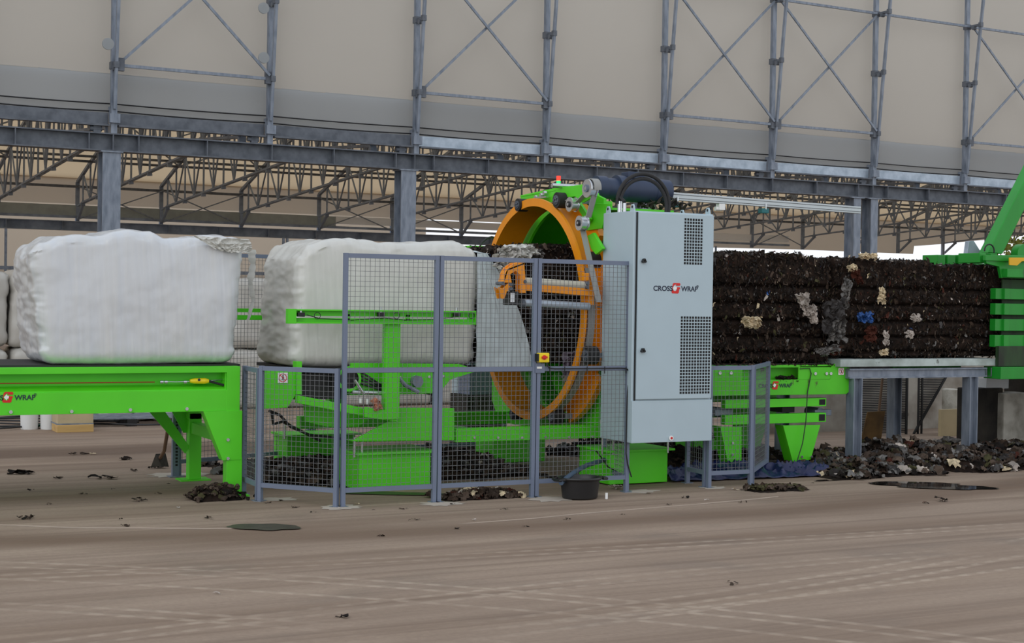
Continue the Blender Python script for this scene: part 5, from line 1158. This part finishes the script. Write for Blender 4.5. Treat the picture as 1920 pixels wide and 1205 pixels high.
heap('waste_clump', 'tan fibrous clump under the middle fence panel', 5.1, 5.85, 11.12, 11.42, .09, 25, 220, (.04, .07), [(4, 14), (7, 2), (1, 8), (5, 1.5), (6, 2)], 'waste clump', dens=12)
heap('waste_clump', 'flat grey-green clump at the near edge of the waste heap', 7.85, 8.5, 10.62, 10.9, .05, 26, 120, (.04, .06), [(9, 10), (4, 10), (1, 6)], 'waste clump', dens=12)
def single(name, label, cat, px, py, mi, size, n, seed, flat=.4, zz=0.0, group=None):
    random.seed(seed); c = fl(px, py, zz); mb = MB()
    for _ in range(n): shred(mb, c+Vector((random.gauss(0, size*.35), random.gauss(0, size*.3), size*random.uniform(.05, .3)*flat*2)), Vector((random.gauss(0, .5), random.gauss(-.2, .5), 1)), size*random.uniform(.35, .75), mi if isinstance(mi, int) else random.choice(mi))
    mn = min(v[2] for v in mb.v); mb.v = [(a, b, (d-mn)*.5+zz+.001) for a, b, d in mb.v]
    return tag(mb.build(name, wm, off=tuple(c)), label, cat, group)
single('leaf_scrap', 'dark flat scrap on the floor left of the conveyor legs', 'scrap', 195, 897, (1, 2), .16, 9, 31, .2)
single('leaf_scrap', 'small dark scrap near the left edge of the picture on the slab', 'scrap', 108, 897, (1, 2), .08, 6, 32, .2)
single('leaf_scrap', 'dark scrap with a raised tip at the far left on the slab', 'scrap', 45, 888, (1, 2, 0), .16, 12, 33)
single('leaf_scrap', 'dark twiggy scrap near the slab edge at far left', 'scrap', 52, 972, (1, 2), .13, 9, 34)
single('leaf_scrap', 'small dark stone-like scrap in front of the left conveyor leg', 'scrap', 262, 939, (2, 0), .08, 8, 35, .8)
single('leaf_scrap', 'tiny dark scrap on the slab edge line at left', 'scrap', 237, 987, (2, 1), .05, 4, 36)
single('leaf_scrap', 'dark scrap at the foot of the shovel', 'scrap', 296, 877, (1, 0, 2), .11, 12, 37, .7)
single('leaf_scrap', 'brown scrap on the far haul lane behind the left conveyor', 'scrap', 140, 852, (1, 0), .11, 6, 38, .3)
single('leaf_scrap', 'dark scrap below the far lane, left of the shovel', 'scrap', 237, 862, (2, 0), .13, 7, 39, .3)
single('pale_scrap', 'pale round lumps on the far brown lane behind the left conveyor', 'scrap', 180, 852, 7, .07, 6, 40, .8)
single('pale_scrap', 'small pale chip of wood left of the shovel', 'scrap', 252, 883, 4, .09, 4, 41, .4)
single('leaf_scrap', 'small dark scrap alone on the foreground tyre tracks', 'scrap', 636, 1157, (2, 1), .055, 6, 42, .8)
single('leaf_scrap', 'tiny dark scrap just beyond the slab edge below the tall fence', 'scrap', 712, 1006, (2, 1), .04, 5, 43)
single('leaf_scrap', 'dark pointed scrap on the slab below the middle fence panel', 'scrap', 778, 975, (2, 1), .05, 5, 44)
single('pale_scrap', 'pale crumpled chip in the left foreground', 'scrap', 406, 1113, 5, .035, 5, 45, .8)
single('pale_scrap', 'pale twig on the foreground at right', 'scrap', 1372, 1094, 4, .07, 4, 46, .3)
single('leaf_scrap', 'black pointed scrap before the puddle at right', 'scrap', 1771, 940, (2, 0), .09, 9, 47, .9)
single('leaf_scrap', 'brown small scrap left of the pointed one before the puddle', 'scrap', 1733, 943, (1, 6), .05, 5, 48)
single('pale_scrap', 'pale scrap on the slab right of the low fence panel', 'scrap', 1381, 918, (5, 7), .06, 7, 49, .5)
single('white_bag', 'white crumpled bag behind the black tub', 'bag', 1158, 917, 5, .10, 14, 50, .8)
single('pale_scrap', 'yellowish scrap on the slab under the tall fence', 'scrap', 670, 945, 7, .035, 4, 51, .8)
single('orange_scrap', 'tan orange cloth piece at the right end of the waste heap', 'scrap', 1870, 884, mat and 7, .2, 8, 52, .6)
random.seed(77)
LP = [(630, 955), (560, 948), (530, 935), (850, 946), (940, 955), (1060, 970), (890, 972), (500, 945), (590, 962), (860, 990), (980, 985), (1210, 925), (1330, 940), (1400, 940), (1520, 905), (300, 925), (160, 925), (90, 945), (340, 950), (220, 970), (400, 975), (320, 905), (210, 920), (60, 915), (1090, 960), (1170, 965), (1250, 945), (700, 960), (760, 952), (1285, 930)]
for i, (px, py) in enumerate(LP):
    k = 1 if i % 6 else 5; single('floor_crumb', 'tiny waste crumb strewn on the concrete slab before the machines', 'scrap', px+random.uniform(-6, 6), py+random.uniform(-4, 4), (k, 2) if k == 1 else 5, random.uniform(.025, .06), 4, 100+i, .4, group='crumbs on the slab')
# mortar splashes at the post feet
splash = mat('dried_mortar', lin(186, 174, 160), .9, var=.1)
for (px, py, w, lb_) in ((640, 951, .22, 'two tall fence posts left'), (830, 944, .2, 'second tall fence post'), (1035, 935, .26, 'fence post beside the black tub'), (1200, 921, .2, 'post in front of the cabinet'), (520, 936, .18, 'low fence corner post'), (1335, 914, .14, 'low fence post right of the cabinet'), (330, 890, .3, 'perforated post')):
    c = fl(px, py); q = MB(); n = 22; random.seed(int(px)); v = [c+BZ*.006]
    for k in range(n): a_ = 2*pi*k/n; r = w*(.6+.5*random.random()); v.append(c+Vector((cos(a_)*r, sin(a_)*r*.7, .002)))
    q.add(v, [(0, 1+k, 1+(k+1) % n) for k in range(n)]); tag(q.build('mortar_splash', splash, off=tuple(c)), 'pale mortar splash on the floor at the '+lb_, 'stain')
# wet patch and puddles
wetm = mat('standing_water', (.012, .011, .010), .06); damp = mat('damp_patch', lin(62, 54, 44), .5, var=.3, vscale=9)
for (px, py, rx, ry, m, nm, lb_) in ((1775, 914, .45, .10, wetm, 'puddle', 'dark water puddle at the near edge of the waste heap'), (1712, 908, .42, .10, wetm, 'puddle', 'small dark puddle left of the larger one by the heap'), (495, 989, .26, .09, damp, 'damp_patch', 'dark oval damp patch on the floor below the fence corner'), (740, 926, .45, .06, damp, 'damp_patch', 'greenish damp patch under the tall fence')):
    c = fl(px, py); q = MB(); n = 40; v = [c+BZ*.0085]
    for k in range(n): a_ = 2*pi*k/n; r = 1+.28*nz((cos(a_)*2+px, sin(a_)*2, 1)); v.append(c+r0*(cos(a_)*rx*r)+Vector((fw.x, fw.y, 0))*(sin(a_)*ry*r*1.6)+BZ*.008)
    q.add(v, [(0, 1+k, 1+(k+1) % n) for k in range(n)]); tag(q.build(nm, m, off=tuple(c)), lb_, 'puddle' if m is wetm else 'stain')
# blue tarpaulin
mb = MB(); A_, B_ = fl(1262, 905), fl(1568, 893)
def tp(a, b):
    p = A_.lerp(B_, a); d = (B_-A_).normalized(); n_2 = Vector((-d.y, d.x, 0)); w = .35+.25*sin(pi*min(1, a*1.2))
    return p+n_2*(w*b+.04*nz((a*8, 1, 0)))+BZ*(.006+((1-abs(nz((a*9+b*2, b*3, 2))))**4*.07+(1-abs(nz((a*22, b*5+a*6, 4))))**4*.03)*min(1, 5*b+.15)+.04*b*(1 if a > .3 else .4))
v, f = grid(160, 24, tp); mb.add(v, f, 0, True); o = mb.build('blue_tarpaulin', M['blue_tarp'], off=tuple(A_)); tag(o, 'crumpled navy blue tarpaulin on the floor behind the low right fence', 'tarpaulin')
o.modifiers.new('thick', 'SOLIDIFY').thickness = .004
# black tub with the grey pipe
c = fl(1087, 934); t = thing('black_tub', 'round black plastic tub on the floor in front of the fence', 'tub', tuple(c))
prof_ = [(0, .004), (.145, .004), (.155, .012), (.172, .155), (.188, .16), (.196, .172), (.192, .182), (.180, .182), (.168, .168), (.150, .02), (0, .014)]
n = 48; v = []; f = []
for r, h in prof_:
    for k in range(n): a_ = 2*pi*k/n; v.append(c+Vector((cos(a_)*max(r, .001)*.99, sin(a_)*max(r, .001)*.86, h)))
for j in range(len(prof_)-1):
    for k in range(n): f.append((j*n+k, j*n+(k+1) % n, (j+1)*n+(k+1) % n, (j+1)*n+k))
MB().add(v, f, 0, True).build('tub_shell', M['tub'], t)
for s in (-1, 1):
    h_ = MB(); p = [c+Vector((s*.185, y_, .168)) for y_ in (-.06, -.05)]; h_.tube([c+Vector((s*.18, -.07, .168)), c+Vector((s*.225, -.06, .165)), c+Vector((s*.24, 0, .163)), c+Vector((s*.225, .06, .165)), c+Vector((s*.18, .07, .168))], .012, 8)
    h_.build('rim_handle', M['tub'], t)
pts = [at(px, py, y=y_) for px, py, y_ in ((1052, 905, 10.85), (1066, 893, 10.98), (1080, 883, 11.2), (1100, 872, 11.4), (1120, 866, 11.55), (1150, 856, 11.75))]
mb = MB(); mb.tube(pts, .021, 12); tag(mb.build('drain_pipe', M['pipe'], off=tuple(pts[0])), 'flexible grey blue pipe leading from the pedestal down into the black tub', 'pipe')
mb = MB(); pts = [at(px, py, y=11.5) for px, py in ((1118, 845), (1128, 858), (1140, 875), (1150, 880), (1165, 888), (1172, 892))]; mb.tube(pts, .006, 6); tag(mb.build('thin_cable', M['black'], off=tuple(pts[0])), 'thin black cable sagging through the small low mesh panel', 'cable')
c = fl(1137, 936); tag(MB().cyl(c+Vector((0, 0, .004)), c+Vector((0, 0, .055)), .012, 10).build('white_tube', M['white'], off=tuple(c)), 'small white tube standing beside the black tub', 'tube')
# things on the floor behind the left conveyor
for px, lb_ in ((55, 'white pail behind the left conveyor, left of its twin'), (92, 'white pail behind the left conveyor, beside the wooden crate')):
    c = fl(px, 804); t = thing('white_pail', lb_, 'pail', tuple(c)); MB().cyl(c, c+BZ*.36, .10, 24, .115).build('pail_body', M['white_pail'], t); MB().cyl(c+BZ*.36, c+BZ*.375, .12, 24).build('pail_lid', M['white_pail'], t)
c = fl(75, 804); single('green_bag', 'dark green plastic bag between the two white pails', 'bag', 76, 803, 5, .13, 26, 60, 1.0).data.materials[5] = M['green_bag']
a_ = fl(107, 811); b_ = fl(180, 811); t = thing('wooden_crate', 'pale wooden crate on a timber block behind the left conveyor', 'crate', tuple(a_))
MB().box((a_.x, a_.y, 0), (b_.x, a_.y+.35, .09)).build('timber_base', M['wood'], t, .004); MB().box((a_.x+.01, a_.y+.02, .10), (b_.x-.0, a_.y+.4, .40)).build('crate_box', M['board'], t, .004); MB().box((a_.x, a_.y+.01, .09), (b_.x, a_.y+.42, .105)).build('crate_rim', M['galv'], t)
t = thing('shovel', 'shovel with a long wooden handle leaning on the perforated post', 'shovel', tuple(fl(305, 879)))
p0 = fl(300, 878); MB().tube([p0+BZ*.10, at(308, 845, y=13.9), at(318, 785, y=13.62)], .017, 8).build('handle', M['oldwood'], t)
q = MB(); q.add([p0+Vector((-.09, 0, .01)), p0+Vector((.09, .02, .01)), p0+Vector((.06, .03, .14)), p0+Vector((-.04, .01, .14)), p0+Vector((0, -.05, .03))], [(0, 4, 3), (4, 1, 2), (4, 2, 3)]); o = q.build('blade', M['conc_dark'], t); o.modifiers.new('thick', 'SOLIDIFY').thickness = .006
mb = MB(); random.seed(8)
for k in range(6):
    y0_ = fl(-10, 785+k*4); p = [Vector((y0_.x+.35*i, y0_.y+.25*sin(i*1.1+k), .012+.004*k)) for i in range(int(5+(k % 3)))]; mb.tube(p, .012, 6)
tag(mb.build('cable_tangle', M['black'], off=tuple(fl(20, 795))), 'black cables lying on the far floor left of the white pails', 'cable', kind='stuff')
# grey blocks of stored material low behind the conveyor
for k, (px0, px1, lb_) in enumerate(((184, 250, 'left one of the three'), (252, 284, 'middle one of the three'), (286, 330, 'right one of the three'))):
    y = 19.6; a_, b_ = at(px0, 780, y=y), at(px1, 780, y=y)
    pts_, f = rounded((20, 10, 12), (b_.x-a_.x, .8, .42), .06); cc = Vector(((a_.x+b_.x)/2, y+.4, .21)); v = [cc+q_+n2*.05*noise.fractal((cc+q_)*4, 1, 2, 4) for q_, n2 in pts_]; v = [Vector((p.x, p.y, max(0, p.z))) for p in v]
    o = MB().add(v, f, 0, True).build('covered_bale', M['film_old'] if k else M['conc'], off=(cc.x, cc.y, 0)); tag(o, 'low covered bale on the far floor seen under the conveyor, '+lb_, 'bale')
o = thing('pallet', 'flat pallet with loose boards on the far floor behind the left conveyor', 'pallet', tuple(fl(215, 800)))
c = fl(205, 800); q = MB()
for k in range(6): q.box((c.x-.4, c.y+.16*k, .09), (c.x+1.0, c.y+.16*k+.11, .105))
q.build('deck_boards', M['galv'], o)
for k in range(3): MB().box((c.x-.4+.62*k, c.y, 0), (c.x-.28+.62*k, c.y+.9, .09)).build('runner', M['rubber'], o)
# a small grey box machine seen behind the fence between the bale and the ring
c = at(905, 755, y=14.6); t = thing('rear_cabinet', 'grey cabinet standing behind the machine, seen left of the orange ring', 'cabinet', (c.x, 14.6, 0)); MB().box((c.x-.16, 14.6, 0.62), (c.x+.16, 14.9, 1.2)).build('cabinet_body', M['grey_paint'], t, .006); MB().box((c.x-.2, 14.55, 0), (c.x+.22, 15.0, .62)).build('cabinet_plinth', M['conc_dark'], t)
c = at(893, 455, y=14.7); t = thing('far_cabinet', 'pale cabinet top with a green trim behind the waste in the ring', 'cabinet', (c.x, 14.7, 0)); MB().box((c.x-.08, 14.7, 0), (c.x+.32, 15.1, 2.16)).build('cabinet_body', M['cabinet'], t); MB().box((c.x-.08, 14.68, 2.16), (c.x+.32, 15.1, 2.23)).build('cabinet_trim', M['green'], t)
mb = MB(); pts = [at(px, py, y=14.8) for px, py in ((897, 470), (903, 455), (912, 447), (922, 444), (932, 447))]; mb.tube(pts, .012, 8); tag(mb.build('thick_cable', M['black'], off=tuple(pts[0])), 'black cable arching left of the orange ring', 'cable')
# tree outside the hall at right
tb = fl(1905, 592); T0 = CP+(ray(1905, 560))*62; T0.z = 0
t = thing('tree', 'pale yellow green tree outside the hall at the right edge', 'tree', tuple(T0)); MB().cyl(T0, T0+BZ*3, .18, 10, .1).build('trunk', M['oldwood'], t)
random.seed(15); mb = MB()
for _ in range(1500):
    d = Vector((random.gauss(0, 1), random.gauss(0, 1), random.gauss(0, 1))).normalized()*random.uniform(.4, 1)**.5; p = T0+Vector((d.x*1.5, d.y*1.5, 3.4+d.z*1.2)); s = random.uniform(.05, .13)
    a_ = Vector((random.gauss(0, 1), random.gauss(0, 1), random.gauss(0, 1))).normalized()*s; b_ = a_.cross(Vector((random.gauss(0, 1), random.gauss(0, 1), .3))).normalized()*s*.6
    mb.add([p-a_, p+b_, p+a_, p-b_], [(0, 1, 2, 3)])
mb.build('foliage', M['foliage'], t)
